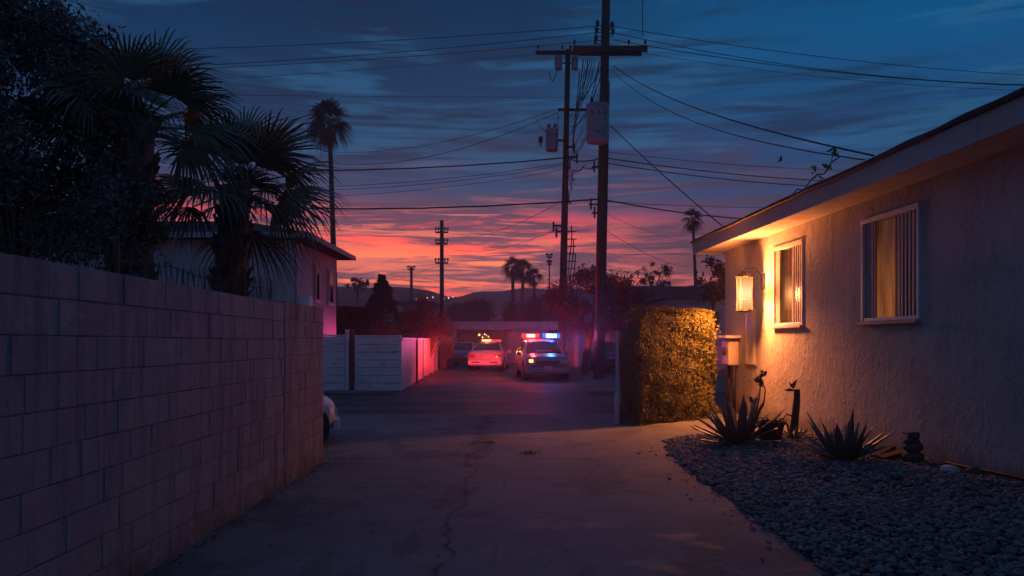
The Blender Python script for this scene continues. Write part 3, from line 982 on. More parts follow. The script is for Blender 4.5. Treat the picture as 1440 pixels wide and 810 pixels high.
far_palm(472, 463, 168, 60, 2.05, 'tall slender palm rising behind the roof of the neighbouring house', None, 5, 28, 0.19)
far_palm(722, 721, 374, 100, 1.75, 'left palm of the far trio, tallest beside its twin', 'distant palm trio', 6, 21, 0.22)
far_palm(733, 736, 378, 102, 1.7, 'middle palm of the far trio beyond the flashing vehicles', 'distant palm trio', 7, 21, 0.22)
far_palm(752, 751, 388, 106, 1.5, 'right and lowest palm of the far trio near the poles', 'distant palm trio', 8, 21, 0.2)
far_palm(981, 974, 306, 80, 1.35, 'lone thin palm with drooping crown beyond the house eave', None, 9, 18, 0.16)

# ------------------------------------------------------------------ neighbour house on the left
X0, Y0, Y1 = -6.95, 26.0, 32.2
nh = empty('neighbour_house', (X0, Y0, 0), 0, 'pale two-storey house with overhanging eave behind the white gate', 'house')
EZ = 4.75
MB().span((-9, 0, -0.1), (0, Y1 - Y0, EZ)).build('wall', M_stucco_l, nh)
mb = MB()
# hipped roof with deep eave
e = 0.62
a0 = (-9 - e, -e); a1 = (e, Y1 - Y0 + e)
base = [(a0[0], a0[1]), (a1[0], a0[1]), (a1[0], a1[1]), (a0[0], a1[1])]
tz = EZ + 0.16
rz_ = EZ + 1.05
mb.add([(x, y, EZ + 0.02) for x, y in base] + [(x, y, tz) for x, y in base] + [(-6.6, 3.1, rz_), (-2.6, 3.1, rz_)],
       [(3, 2, 1, 0), (0, 1, 5, 4), (1, 2, 6, 5), (2, 3, 7, 6), (3, 0, 4, 7), (4, 5, 9, 8), (5, 6, 9), (6, 7, 8, 9), (7, 4, 8)])
mb.build('roof', M_roofing, nh)
mb = MB(); mb.span((e + 0.002, -e, EZ + 0.0), (e + 0.04, Y1 - Y0 + e, EZ + 0.17)); mb.span((-9, -e - 0.045, EZ), (e, -e - 0.003, EZ + 0.17))
mb.build('fascia', M_fascia, nh)
mb = MB(); mb.tube([(0.06, 0.12, EZ), (0.06, 0.12, 0.1)], 0.045, 8); mb.build('downpipe', M_galv, nh)
for (ya, yb) in ((2.55, 3.15), (4.6, 5.4)):
    mb = MB(); mb.span((0.003, ya - 0.08, 2.95), (0.05, yb + 0.08, 4.25)); f = mb.build('window', M_fascia, nh)
    MB().span((0.053, ya, 3.02), (0.06, yb, 4.18)).build('pane', glass_mat('far_pane'), f)
    MB().span((0.062, ya + 0.02, 3.02), (0.075, ya + 0.18, 4.18)).build('curtain', pm('ochre_curtain', (0.5, 0.36, 0.2), 0.2, 8), f)
    MB().span((0.003, ya - 0.14, 2.87), (0.12, yb + 0.14, 2.945)).build('sill', M_white, f)
MB().span((0.003, 0.3, 2.62), (0.42, 0.75, 2.98)).build('air_conditioner', M_white, nh, bevel=0.02)

# clipped dark hedge block, conifer, red-lit twiggy bush
def hedge_box(name, corners, h, n, lsize, mat, label, cat, top_round=0.12, outw=0.06, core=0.12, seedv=1):
    """hedge over a quad footprint (4 xy corners, anticlockwise)"""
    cx = sum(p[0] for p in corners) / 4; cy = sum(p[1] for p in corners) / 4
    o = empty(name, (cx, cy, 0), 0, label, cat)
    cs = [Vector((p[0] - cx, p[1] - cy, 0)) for p in corners]
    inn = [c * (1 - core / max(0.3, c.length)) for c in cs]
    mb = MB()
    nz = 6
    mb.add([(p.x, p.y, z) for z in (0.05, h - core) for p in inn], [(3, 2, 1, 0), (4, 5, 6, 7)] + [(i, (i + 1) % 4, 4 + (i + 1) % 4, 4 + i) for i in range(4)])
    mb.build('dark_core', pm('hedge_core_shade', (0.014, 0.012, 0.008), 0.3, 12, 1.0), o)  # solid dark block standing in for the shaded inside of the hedge
    areas = []
    for i in range(4):
        areas.append((cs[(i + 1) % 4] - cs[i]).length * h)
    top_a = abs((cs[2] - cs[0]).cross(cs[3] - cs[1]).z) / 2
    tot = sum(areas) + top_a
    P_, N_ = [], []
    for i in range(4):
        k = int(n * areas[i] / tot)
        u = rng.uniform(0, 1, k); v = rng.uniform(0.0, 1.0, k)
        a, b = np.array(cs[i]), np.array(cs[(i + 1) % 4])
        d = b - a
        nrm = np.array([d[1], -d[0], 0]); nrm = nrm / np.linalg.norm(nrm)
        p = a[None] + u[:, None] * d[None]
        p[:, 2] = v * h
        # rounded top and corners
        ins = np.maximum(0, (v * h - (h - top_round)) / top_round) ** 2 * top_round * 0.8
        ec = np.minimum(u, 1 - u) * np.linalg.norm(d)
        ins += np.maximum(0, 1 - ec / 0.1) ** 2 * 0.06
        lump = 0.05 * np.sin(p[:, 0] * 9 + p[:, 2] * 6 + i) * np.sin(p[:, 2] * 11 - p[:, 1] * 5) + 0.07 * np.sin(p[:, 0] * 2.3 + p[:, 2] * 3.1 + 2 * i)
        dep = rng.uniform(-1, 0.45, k) * outw + lump + (rng.random(k) < 0.02) * rng.uniform(0.03, 0.15, k)
        p = p + nrm[None] * (dep - ins)[:, None]
        hole = np.sin(p[:, 0] * 6.1 + p[:, 1] * 4.7 + i) * np.sin(p[:, 2] * 7.3 + i * 2) * np.sin(p[:, 0] * 2.9 - p[:, 2] * 3.7)
        p = p[rng.random(k) > np.clip((hole - 0.42) * 3, 0, 0.6)]; k = len(p)
        P_.append(p); N_.append(np.tile(nrm, (k, 1)))
    k = int(n * top_a / tot)
    u = rng.uniform(0, 1, k)[:, None]; v = rng.uniform(0, 1, k)[:, None]
    c_ = [np.array(x) for x in cs]
    p = (c_[0] * (1 - u) + c_[1] * u) * (1 - v) + (c_[3] * (1 - u) + c_[2] * u) * v
    p[:, 2] = h + rng.uniform(-1, 0.5, k) * outw + 0.03 * np.sin(p[:, 0] * 5) * np.sin(p[:, 1] * 4)
    P_.append(p); N_.append(np.tile([0, 0, 1.0], (k, 1)))
    # stray sprigs
    leaf_mesh('leaves', np.concatenate(P_), lsize, mat, o, 0.62, face=np.concatenate(N_))
    return o


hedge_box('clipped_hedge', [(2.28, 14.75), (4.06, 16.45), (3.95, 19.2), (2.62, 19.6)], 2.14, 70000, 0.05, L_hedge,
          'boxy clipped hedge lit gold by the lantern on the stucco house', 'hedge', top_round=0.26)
hedge_box('clipped_hedge', [(-7.3, 33.2), (-5.7, 33.2), (-5.7, 34.6), (-7.3, 34.6)], 2.9, 9000, 0.09, L_hedge_d,
          'dark square hedge behind the white gate', 'hedge')


def conifer(px, Y, top_py, rw, label, seed):
    r = random.Random(seed)
    b = P(px, HY, Y); H = P(px, top_py, Y).z
    o = empty('conifer', (b.x, Y, 0), 0, label, 'tree')
    mb = MB(); mb.tube([(0, 0, 0), (0.05, 0, H * 0.5), (0, 0, H * 0.97)], [0.14, 0.09, 0.02], 8)
    cents, rad = [], []
    for i in range(190):
        tz = r.random() ** 0.8
        a = r.uniform(0, 6.283)
        rr = rw * (1 - tz) * r.uniform(0.5, 1.1) + 0.05
        q = Vector((math.cos(a) * rr, math.sin(a) * rr, 0.4 + (H - 0.45) * tz))
        cents.append(q); rad.append(0.06 + 0.24 * (1 - tz))
        mb.tube([(0, 0, q.z - 0.1), q], [0.03, 0.008], 4, False)
    mb.build('trunk', M_bark, o)
    leaf_mesh('crown', leaf_cloud(cents, rad, 20000), 0.10, L_con, o, 0.35)
    return o


conifer(537, 34.5, 384, 1.7, 'dark pointed conifer between the square hedge and the red-lit bush', 3)

# twiggy bush behind the fence, red light put into its leaf and stem colour
bb = P(594, HY, 37)
rb = empty('twiggy_bush', (bb.x, 37, 0), 0, 'red-lit twiggy bush fanning out above the pink-lit fence', 'shrub')
mb = MB(); ptsr = []
for i in range(130):
    a = random.uniform(0, 6.283); sp = random.uniform(0.0, 1.0) ** 0.7
    h = 3.75 - 1.1 * sp + random.uniform(-0.3, 0.25)
    q = [Vector((math.cos(a) * sp * 1.5 * t ** 1.3, math.sin(a) * sp * 1.1 * t ** 1.3, h * t * (1 - 0.1 * sp * t))) for t in (0, 0.3, 0.6, 0.85, 1)]
    mb.tube(q, [0.028, 0.02, 0.015, 0.01, 0.005], 4, False)
    for k in range(9):
        t = random.uniform(0.35, 1)
        ptsr.append(Vector(q[2]).lerp(q[4], t) + Vector((random.gauss(0, .09), random.gauss(0, .09), random.gauss(0, .12))))
    p1 = q[2]; mb.tube([p1, p1 + Vector((random.uniform(-.5, .5), random.uniform(-.4, .4), random.uniform(0.3, 0.9)))], [0.012, 0.004], 4, False)
mb.build('stems', pm('red_lit_stems', (0.26, 0.10, 0.085), 0.3, 6, 0.8), rb)
pa = np.array([list(p) for p in ptsr]); pa = np.repeat(pa, 5, 0) + rng.normal(size=(len(pa) * 5, 3)) * 0.10
leaf_mesh('leaves', pa, 0.10, make_leaf('red_lit_leaves', (0.12, 0.045, 0.04), (0.30, 0.10, 0.085), 0.6, 0.15), rb, 0.4)

# ------------------------------------------------------------------ white gates and pink-lit fence
def make_peel(name):
    m = bpy.data.materials.new(name); m.use_nodes = True
    t = NT(m.node_tree)
    co = t.n('ShaderNodeTexCoord').outputs['Object']
    n = t.noise(t.n('ShaderNodeMapping', inp={0: co, 'Scale': (1.2, 1.2, 4)}).outputs[0], 2.6, 7, 0.7, 0.5)
    b = t.noise(co, 1.2, 4)
    c = t.ramp(b, [(0.3, (0.58, 0.54, 0.54, 1)), (0.7, (0.78, 0.74, 0.73, 1))])
    c = t.mix(t.m('MULTIPLY', t.smooth(n, 0.56, 0.66), 0.85), c, (0.12, 0.09, 0.075, 1))
    bp = t.n('ShaderNodeBump', inp={'Height': n, 'Strength': 0.6, 'Distance': 0.01})
    p = t.n('ShaderNodeBsdfPrincipled', inp={'Base Color': c, 'Roughness': 0.6, 'Normal': bp.outputs[0]})
    t.n('ShaderNodeOutputMaterial', inp={0: p.outputs[0]})
    return m


M_peel = make_peel('peeling_white_paint')


def plank_gate(name, x0, x1, Y, h, label):
    o = empty(name, ((x0 + x1) / 2, Y, 0), 0, label, 'gate')
    hw = (x1 - x0) / 2
    mb = MB(); n = 7
    for i in range(n):
        a = 0.05 + (h - 0.08) * i / n; b = 0.05 + (h - 0.08) * (i + 1) / n - 0.014
        mb.box((random.uniform(-.004, .004), random.uniform(-.006, .006), (a + b) / 2), (2 * hw - 0.11, 0.03, b - a))
    mb.build('planks', M_peel, o, bevel=0.004, seg=1)
    mb = MB()
    for s in (-1, 1):
        mb.span((s * hw - 0.026 * (1 + s), -0.03, 0.02), (s * hw + 0.026 * (1 - s), 0.03, h + 0.02))
    mb.span((-hw + 0.055, -0.024, h - 0.03), (hw - 0.055, 0.024, h + 0.012))
    mb.build('frame', M_peel, o, bevel=0.004, seg=1)
    return o


YG = 24.6
xa, xb, xc, xd = [P(v, HY, YG).x for v in (452, 485, 499, 565)]
plank_gate('plank_gate', xa - 1.6, xa + (xb - xa), YG, 1.72, 'peeling white plank gate leaf partly hidden by the block wall')
plank_gate('plank_gate', xc, xd, YG, 1.70, 'peeling white plank gate leaf next to the pink-lit fence')
for px_, lab, m_ in ((488.5, 'pale gate post beside the leaf hidden by the block wall', M_peel), (495.0, 'rusty gate post between the two white leaves', M_rust)):
    x_ = P(px_, HY, YG).x
    o = empty('gate_post', (x_, YG - 0.02, 0), 0, lab, 'post')
    MB().box((0, 0, 0.92), (0.10, 0.10, 1.84)).build('shaft', m_, o, bevel=0.008)
    MB().box((0, 0, 1.865), (0.12, 0.12, 0.05)).build('cap', m_, o, bevel=0.008)

pf = empty('panel_fence', (-3.36, 24.7, 0), 0, 'long pale panel fence along the alley, washed pink by the flashing light', 'fence')
M_pf = pm('pale_fence_paint', (0.52, 0.46, 0.46), 0.15, 3, 0.65, 0.003, 20)
import itertools
segs = [(0.0, 4.9), (5.35, 8.1), (8.3, 11.4), (11.6, 14.4), (14.6, 17.6)]
for a, b in segs:
    xa_, xb_ = -0.035 * a, -0.035 * b
    mb = MB()
    npl = max(4, int((b - a) / 0.3))
    for i in range(npl):
        y0_ = a + (b - a) * i / npl; y1_ = a + (b - a) * (i + 1) / npl - 0.012
        x_ = -0.035 * y0_ + random.uniform(-0.006, 0.006)
        mb.box((x_, (y0_ + y1_) / 2, 0.80), (0.035, y1_ - y0_, 1.5))
    mb.build('panel', M_pf, pf, bevel=0.004, seg=1)
    mb = MB(); mb.box(((xa_ + xb_) / 2, (a + b) / 2, 1.60), (0.10, b - a + 0.02, 0.09), math.atan(0.035)); mb.build('rail', M_pf, pf)
for yy in (5.12, 8.2, 11.5, 14.5, 17.7):
    MB().box((-0.035 * yy + 0.01, yy, 0.83), (0.14, 0.16, 1.66)).build('post', M_rust if yy < 6 else M_pf, pf, bevel=0.008)

# brick gate pier with ivy at the far end of the fence, carport behind
gp = empty('brick_pier', (P(629, HY, 44.5).x, 44.5, 0), 0, 'dark masonry pier at the far end of the pink-lit fence', 'pillar')
mb = MB(); mb.box((0, 0, 0.85), (0.75, 0.7, 1.7)); mb.build('shaft', pm('dark_brick', (0.13, 0.09, 0.085), 0.35, 7, 0.9, 0.01), gp, bevel=0.02)
MB().box((0, 0, 1.77), (0.9, 0.85, 0.13)).build('cap', M_mortar, gp, bevel=0.02)

# ------------------------------------------------------------------ carport across the end of the alley
YC = 56.0
xl, xr = P(633, HY, YC).x, P(800, HY, YC).x
cp = empty('carport', (0, YC, 0), 0, 'low flat-roofed carport closing the end of the alley', 'carport')
zt, zb_ = P(0, 452, YC).z, P(0, 463, YC).z
MB().span((xl, 0, zb_), (xr, 5.5, zt)).build('roof', pm('carport_fascia', (0.34, 0.33, 0.40), 0.2, 2, 0.7), cp, bevel=0.03)
M_garage = pm('garage_wall', (0.17, 0.12, 0.12), 0.3, 1.5, 0.9)
MB().span((xl + 0.1, 5.2, 0), (xr - 0.1, 5.4, zb_ - 0.003)).build('wall', M_garage, cp)
for xx in (xl + 0.12, -0.55, xr - 0.12):
    MB().box((xx, 0.2, (zb_ - 0.003) / 2), (0.18, 0.18, zb_ - 0.003)).build('post', M_garage, cp)
mb = MB(); mb.span((-0.35, 0.32, 0), (2.7, 0.42, 2.05)); mb.extrude([(-0.35, 2.055), (2.7, 2.055), (2.2, 2.35), (0.2, 2.35)], 1, 0.32, 0.42)
mb.build('garage_door', pm('garage_door_paint', (0.30, 0.22, 0.23), 0.15, 2, 0.7), cp)
M_bulb = glow('bulb_glow', (1.0, 0.55, 0.2), 3.0)
for i, (px_, py_, rr) in enumerate(((674, 471, 0.10), (681.5, 470, 0.06), (678.5, 474.5, 0.07), (687, 473.5, 0.06), (684, 471.5, 0.045))):
    q = P(px_, py_, YC - 0.3); rr *= 0.72
    o = empty('hanging_bulb', q, 0, ('largest warm bulb hanging under the carport', 'small warm bulb hung just right of the largest bulb', 'warm bulb hung lowest under the carport', 'end bulb of the warm cluster, toward the flashing red light', 'tiny warm bulb in the middle of the hanging cluster')[i], 'bulb', 'bulbs hanging under the carport')
    mb = MB(); mb.lathe((0, 0, 0), [(0.01, -rr), (rr * 0.75, -rr * 0.6), (rr, 0), (rr * 0.7, rr * 0.7), (rr * 0.3, rr * 1.1)], 10); mb.build('glass', M_bulb, o, smooth=True)
    mb = MB(); mb.tube([(0, 0, rr * 1.1), (0, 0, rr * 1.5), (0, 0.5, zb_ - q.z + 0.02)], [rr * 0.3, 0.012, 0.012], 6); mb.build('cord', M_wire, o)

# pale shed behind the dark car, right of the police vehicle
YS = 47.0
xl, xr = P(797, HY, YS).x, P(880, HY, YS).x
sh = empty('garage_shed', (0, YS, 0), 0, 'low garage shed with pale doors behind the reddish tree', 'shed')
MB().span((xl, 0, 0), (xr, 4, 2.35)).build('wall', pm('shed_wall', (0.24, 0.20, 0.22), 0.2, 2, 0.85), sh)
MB().span((xl - 0.2, -0.25, 2.352), (xr + 0.2, 4.2, 2.52)).build('roof', M_roofing, sh)
for a, b in ((0.12, 0.38), (0.45, 0.72)):
    MB().span((xl + (xr - xl) * a, -0.05, 0.02), (xl + (xr - xl) * b, -0.003, 2.0)).build('door', pm('shed_door', (0.5, 0.48, 0.55), 0.15, 3, 0.6), sh)

# low flat houses beyond the hedge
def flat_house(x0, x1, Y, z0, z1, wallc, label, fas=0.35):
    a, b = P(x0, HY, Y).x, P(x1, HY, Y).x
    o = empty('flat_roof_house', ((a + b) / 2, Y, 0), 0, label, 'house')
    hw = (b - a) / 2
    MB().span((-hw, 0, 0), (hw, 7, z1 - fas)).build('wall', wallc, o)
    MB().span((-hw - 0.4, -0.5, z1 - fas + 0.003), (hw + 0.4, 7.4, z1)).build('roof', pm('flat_roof_trim', (0.10, 0.09, 0.10), 0.3, 2, 0.8), o)
    for i in range(3):
        xx = -hw + 2 * hw * (0.2 + 0.3 * i)
        f = MB().span((xx - 0.5, -0.06, z1 - fas - 1.7), (xx + 0.5, -0.003, z1 - fas - 0.6)).build('window', M_fascia, o)
        MB().span((xx - 0.42, -0.075, z1 - fas - 1.62), (xx + 0.42, -0.063, z1 - fas - 0.68)).build('pane', glass_mat('far_pane'), f)
    return o


M_wallgrey = pm('grey_render', (0.30, 0.29, 0.33), 0.15, 1, 0.85)
flat_house(884, 1010, 62, 0, P(0, 403, 62).z, M_wallgrey, 'long dark flat-roofed house beyond the clipped hedge', 1.0)
flat_house(940, 1060, 44, 0, P(0, 414, 44).z, pm('pale_render', (0.45, 0.43, 0.47), 0.15, 1, 0.85), 'pale flat-roofed house between the hedge and the stucco house', 0.25)
flat_house(560, 604, 75, 0, P(0, 424, 75).z, pm('cream_render', (0.5, 0.42, 0.4), 0.15, 1, 0.85), 'small pale house peeping above the red-lit bush', 0.3)

# ------------------------------------------------------------------ more trees
b = P(822, HY, 38.0)
c = P(838, 425, 38.0)
tree('reddish_tree', (b.x, 38.0, 0), 5, (c.x - b.x, 0, c.z, 2.15, 1.8, 1.55), 60, 0.42, 11000, 0.13, L_red,
     'reddish leafy tree standing behind the main utility pole', seed=21, trunk_r=0.17, limbs=7)
for px_, py_, Y, r_, lab, sd in ((672, 439, 78, 1.35, 'dark round tree behind the carport, under the far palms', 31), (648, 442, 82, 1.1, 'small dark round tree above the carport beside the utility post', 32),
                             (778, 436, 70, 1.9, 'dim tree mass between the palm trio and the rear utility pole', 33), (735, 444, 74, 1.7, 'low dim tree above the flashing red light', 34)):
    b = P(px_, HY, Y); c = P(px_, py_, Y)
    tree('round_tree', (b.x, Y, 0), 5, (0, 0, c.z, r_, r_, r_ * 0.75), 40, 0.55, 5000, 0.22, L_far, lab, group='trees beyond the carport', seed=sd, trunk_r=0.16)
b = P(918, HY, 85); c = P(922, 387, 85)
tree('sparse_tree', (b.x, 85, 0), 5, (0.3, 0, c.z, 2.0, 1.6, 1.2), 26, 0.35, 1500, 0.2, L_far, 'sparse round-headed tree above the flat-roofed houses', seed=41, trunk_r=0.13)
b = P(1003, HY, 30); c = P(1004, 392, 30)
tree('small_tree', (b.x, 30, 0), 4, (0, 0, c.z - 0.1, 0.55, 0.5, 0.75), 18, 0.2, 900, 0.16, L_con, 'small dark tree peeking out under the house eave', seed=42, trunk_r=0.07)
b = P(503, HY, 120); c = P(503, 397, 120)
tree('hill_tree', (b.x, 120, 0), 4, (0, 0, c.z - 0.3, 1.7, 1.4, 0.8), 16, 0.4, 900, 0.3, L_con, 'small flat-topped tree against the hills, past the neighbour house eave', seed=43, trunk_r=0.16)
for i in range(9):
    px_ = 560 + i * 24 + random.uniform(-6, 6); Y = 130 + random.uniform(0, 40)
    b = P(px_, HY, Y); zt_ = P(0, random.uniform(428, 440), Y).z
    tree('far_tree', (b.x, Y, 0), 4, (0, 0, zt_ * 0.66, 2.6, 2, zt_ * 0.34), 14, 0.8, 700, 0.5, L_far, 'far dark tree in the row at the foot of the hills', group='trees at the foot of the hills', seed=60 + i, trunk_r=0.2)

# ------------------------------------------------------------------ utility poles
def insulator(mb, p, s=1.0, up=True):
    k = 1 if up else -1
    mb.lathe(p, [(0.02 * s, 0), (0.02 * s, k * 0.10 * s), (0.07 * s, k * 0.12 * s), (0.05 * s, k * 0.17 * s), (0.075 * s, k * 0.19 * s), (0.05 * s, k * 0.26 * s), (0.02 * s, k * 0.29 * s)], 9)


def can(o, x, y, z, r, h, arms=True):
    """pole transformer: drum, lid, bushings and hanger"""
    mb = MB(); mb.lathe((x, y, z), [(r * 0.9, 0), (r, 0.03), (r, h * 0.93), (r * 1.05, h * 0.94), (r * 1.05, h), (r * 0.6, h + 0.06)], 20)
    t_ = mb.build('transformer', M_trans, o, smooth=False, bevel=0.004, seg=1)
    mb = MB()
    for s in (-0.5, 0.5): insulator(mb, (x + s * r, y, z + h), 1.1)
    for s in (-0.6, 0.0, 0.6): mb.tube([(x + s * r, y - r * 0.8, z + h * 0.72), (x + s * r, y - r * 1.25, z + h * 0.74)], 0.03, 6)
    mb.build('bushings', M_cer, t_)
    mb = MB(); mb.box((x, y - r * 0.93, z + h * 0.45), (r * 0.9, r * 0.3, h * 0.4)); mb.build('nameplate_bracket', M_trans, t_)
    return t_


# main pole
YP = 33.0
pb, pt = P(841.5, HY, YP), P(853.5, -60, YP)
up = empty('utility_pole', (pb.x, YP, 0), 0, 'thick brown wooden utility pole with grey drum transformer, by the alley edge', 'utility pole')
dxp = pt.x - pb.x
px_at = lambda z: dxp * z / pt.z
mb = MB(); mb.tube([(px_at(z), 0, z) for z in (-0.1, 2, 5, 9, 13, pt.z)], [0.215, 0.205, 0.195, 0.185, 0.17, 0.16], 14)
mb.build('shaft', M_pole, up, smooth=True)
za = P(0, 72, YP).z
a, b = P(805, HY, YP).x - pb.x, P(909, HY, YP).x - pb.x
mb = MB(); mb.box(((a + b) / 2, -0.26, za), (b - a, 0.12, 0.24)); mb.box(((a + b) / 2 + 0.05, 0.26, za + 0.02), (b - a - 0.4, 0.12, 0.22))
ca = mb.build('crossarm', M_pole, up, bevel=0.01, seg=1)
mb = MB()
for t_ in (0.02, 0.3, 0.75, 0.97):
    insulator(mb, (a + (b - a) * t_, -0.26, za + 0.11), 0.9)
mb.build('insulators', M_cer, ca)
for (pxx, pyy) in ((840, 36), (839, 46), (838, 57), (861, 38), (862, 47)):
    q = P(pxx, pyy, YP) - Vector((pb.x, YP, 0))
    mb = MB(); insulator(mb, (q.x, 0, q.z - 0.12), 1.2); mb.tube([(px_at(q.z), 0, q.z), (q.x, 0, q.z)], 0.02, 5)
    mb.tube([(q.x, 0, q.z + 0.1), (q.x - 0.1, -0.1, q.z - 0.15), (px_at(q.z), -0.15, q.z - 0.25)], 0.02, 5)
    mb.build('insulator', M_cer, up)
q = P(839, 206, YP) - Vector((pb.x, YP, 0))
can(up, q.x - 0.02, -0.62, q.z, 0.45, 1.5)
mb = MB()
mb.span((q.x - 0.1, -0.2, q.z + 0.3), (q.x + 0.35, -0.1, q.z + 0.42)); mb.span((q.x - 0.1, -0.2, q.z + 1.1), (q.x + 0.35, -0.1, q.z + 1.22))
mb.build('hanger', M_dark, up)
for pyy, w_ in ((236, 0.35), (288, 0.45), (300, 0.3)):
    z_ = P(0, pyy, YP).z
    mb = MB(); mb.box((px_at(z_) - w_ / 2 - 0.1, -0.1, z_), (w_, 0.06, 0.06)); mb.tube([(px_at(z_) - w_, -0.1, z_ - 0.2), (px_at(z_) - w_, -0.1, z_ + 0.25)], 0.035, 6)
    mb.build('cable_bracket', M_dark, up)
mb = MB(); mb.tube([(px_at(0) + 0.21, -0.08, 0), (px_at(6) + 0.2, -0.08, 6), (px_at(12) + 0.19, -0.08, 12)], 0.022, 6)
mb.build('conduit', M_dark, up)

# rear pole
YR = 41.0
rb_, rt = P(789.5, HY, YR), P(798.8, 70, YR)
rp = empty('utility_pole', (rb_.x, YR, 0), 0, 'slimmer dark utility pole behind the main pole, with three small transformers', 'utility pole')
dxr = rt.x - rb_.x
rx_at = lambda z: dxr * z / rt.z
mb = MB(); mb.tube([(rx_at(z), 0, z) for z in (-0.1, 4, 8, 12, rt.z)], [0.20, 0.19, 0.165, 0.14, 0.125], 12)
mb.build('shaft', M_pole2, rp, smooth=True)
a, b = P(753, HY, YR).x - rb_.x, P(842, HY, YR).x - rb_.x
z_ = P(0, 76, YR).z
ca = MB().box(((a + b) / 2, -0.2, z_), (b - a, 0.11, 0.19)).build('crossarm', M_pole2, rp, bevel=0.01, seg=1)
mb = MB()
for t_ in (0.04, 0.42, 0.55, 0.9): insulator(mb, (a + (b - a) * t_, -0.2, z_ + 0.09), 1.0)
mb.build('insulators', M_cer, ca)
a2, b2 = P(784, HY, YR).x - rb_.x, P(829, HY, YR).x - rb_.x
z2_ = P(0, 156, YR).z
MB().box(((a2 + b2) / 2, -0.2, z2_), (b2 - a2, 0.1, 0.14)).build('crossarm', M_pole2, rp, bevel=0.01, seg=1)
for (pxx, pyy, r_, h_) in ((785, 99, 0.19, 0.66), (808, 99, 0.17, 0.62), (776, 213, 0.31, 1.05)):
    q = P(pxx, pyy, YR) - Vector((rb_.x, YR, 0))
    can(rp, q.x, -0.12, q.z, r_, h_)
    mb = MB(); mb.span((min(q.x, rx_at(q.z)), -0.16, q.z + h_ * 0.45), (max(q.x, rx_at(q.z)), -0.08, q.z + h_ * 0.55)); mb.build('hanger', M_dark, rp)
q = P(760, 201, YR) - Vector((rb_.x, YR, 0))
mb = MB(); insulator(mb, (q.x, -0.1, q.z - 0.2), 1.8); mb.tube([(q.x, -0.1, q.z + 0.2), (q.x + 0.25, -0.1, q.z + 0.35)], 0.02, 5); mb.build('insulator', M_cer, rp)
for pyy, w_ in ((222, 0.55), (208, 0.4), (318, 0.55), (326, 0.4)):
    z_ = P(0, pyy, YR).z
    mb = MB(); mb.box((rx_at(z_) + (w_ / 2 if pyy < 300 else -w_ / 2), -0.14, z_), (w_, 0.09, 0.09)); mb.tube([(rx_at(z_) + (w_ if pyy < 300 else -w_), -0.14, z_ - 0.3), (rx_at(z_) + (w_ if pyy < 300 else -w_), -0.14, z_ + 0.2)], 0.05, 6)
    mb.build('cable_bracket', M_dark, rp)
# riser: lattice of cables and steps beside the rear pole
mb = MB()
for k in range(3):
    mb.tube([(rx_at(z) + 0.32 + 0.1 * k + 0.06 * math.sin(z * 2.1 + k), -0.1, z) for z in np.linspace(1.5, 7.3 - k * 0.7, 16)], 0.03, 5)
for z in np.linspace(1.8, 7.0, 15): mb.box((rx_at(z) + 0.36, -0.1, z), (0.5, 0.05, 0.05))
mb.build('riser', M_dark, rp)

# far poles
def far_pole(px_, top_py, Y, r_, arms, label):
    b = P(px_, HY, Y); H = P(px_, top_py, Y).z
    o = empty('utility_pole', (b.x, Y, 0), 0, label, 'utility pole')
    mb = MB(); mb.tube([(0, 0, -0.1), (0, 0, H)], [r_, r_ * 0.75], 10); mb.build('shaft', M_pole2, o, smooth=True)
    for py_, w_ in arms:
        z_ = P(0, py_, Y).z; hw = w_ / F * Y / 2
        a_ = MB().box((0, -0.15, z_), (2 * hw, 0.12, 0.16)).build('crossarm', M_pole2, o)
        mb = MB()
        for s in (-0.95, -0.5, 0.5, 0.95): insulator(mb, (s * hw, -0.15, z_ + 0.07), 1.5)
        mb.build('insulators', M_cer, a_)
    return o


far_pole(621.3, 310, 80, 0.24, ((327, 18), (343, 17), (370, 18)), 'dark utility pole with three crossarms standing alone against the red sky')
far_pole(578.5, 375, 105, 0.22, ((379, 10),), 'small distant utility post left of the three-armed pole')
far_pole(915.5, 395, 60, 0.1, ((398, 6),), 'thin pale post above the flat roofs right of the main pole')
far_pole(772.5, 358, 95, 0.1, ((362, 8), (372, 6)), 'faint thin mast between the palm trio and the rear pole')

# ------------------------------------------------------------------ wires
def wire(name, a, b, sag, r, label, cat='power line', wob=0.0, group=None):
    a, b = Vector(a), Vector(b)
    n = 28
    mb = MB()
    pts = []
    for i in range(n + 1):
        t = i / n
        p = a.lerp(b, t) - Vector((0, 0, sag * 4 * t * (1 - t)))
        if wob: p += Vector((0, 0, wob * math.sin(i * 2.3) * math.sin(i * 0.9)))
        pts.append(p)
    mb.tube([p - a for p in pts], r, 5)
    o = mb.build(name, M_wire)
    o.location = a
    return tag(o, label, cat, group)


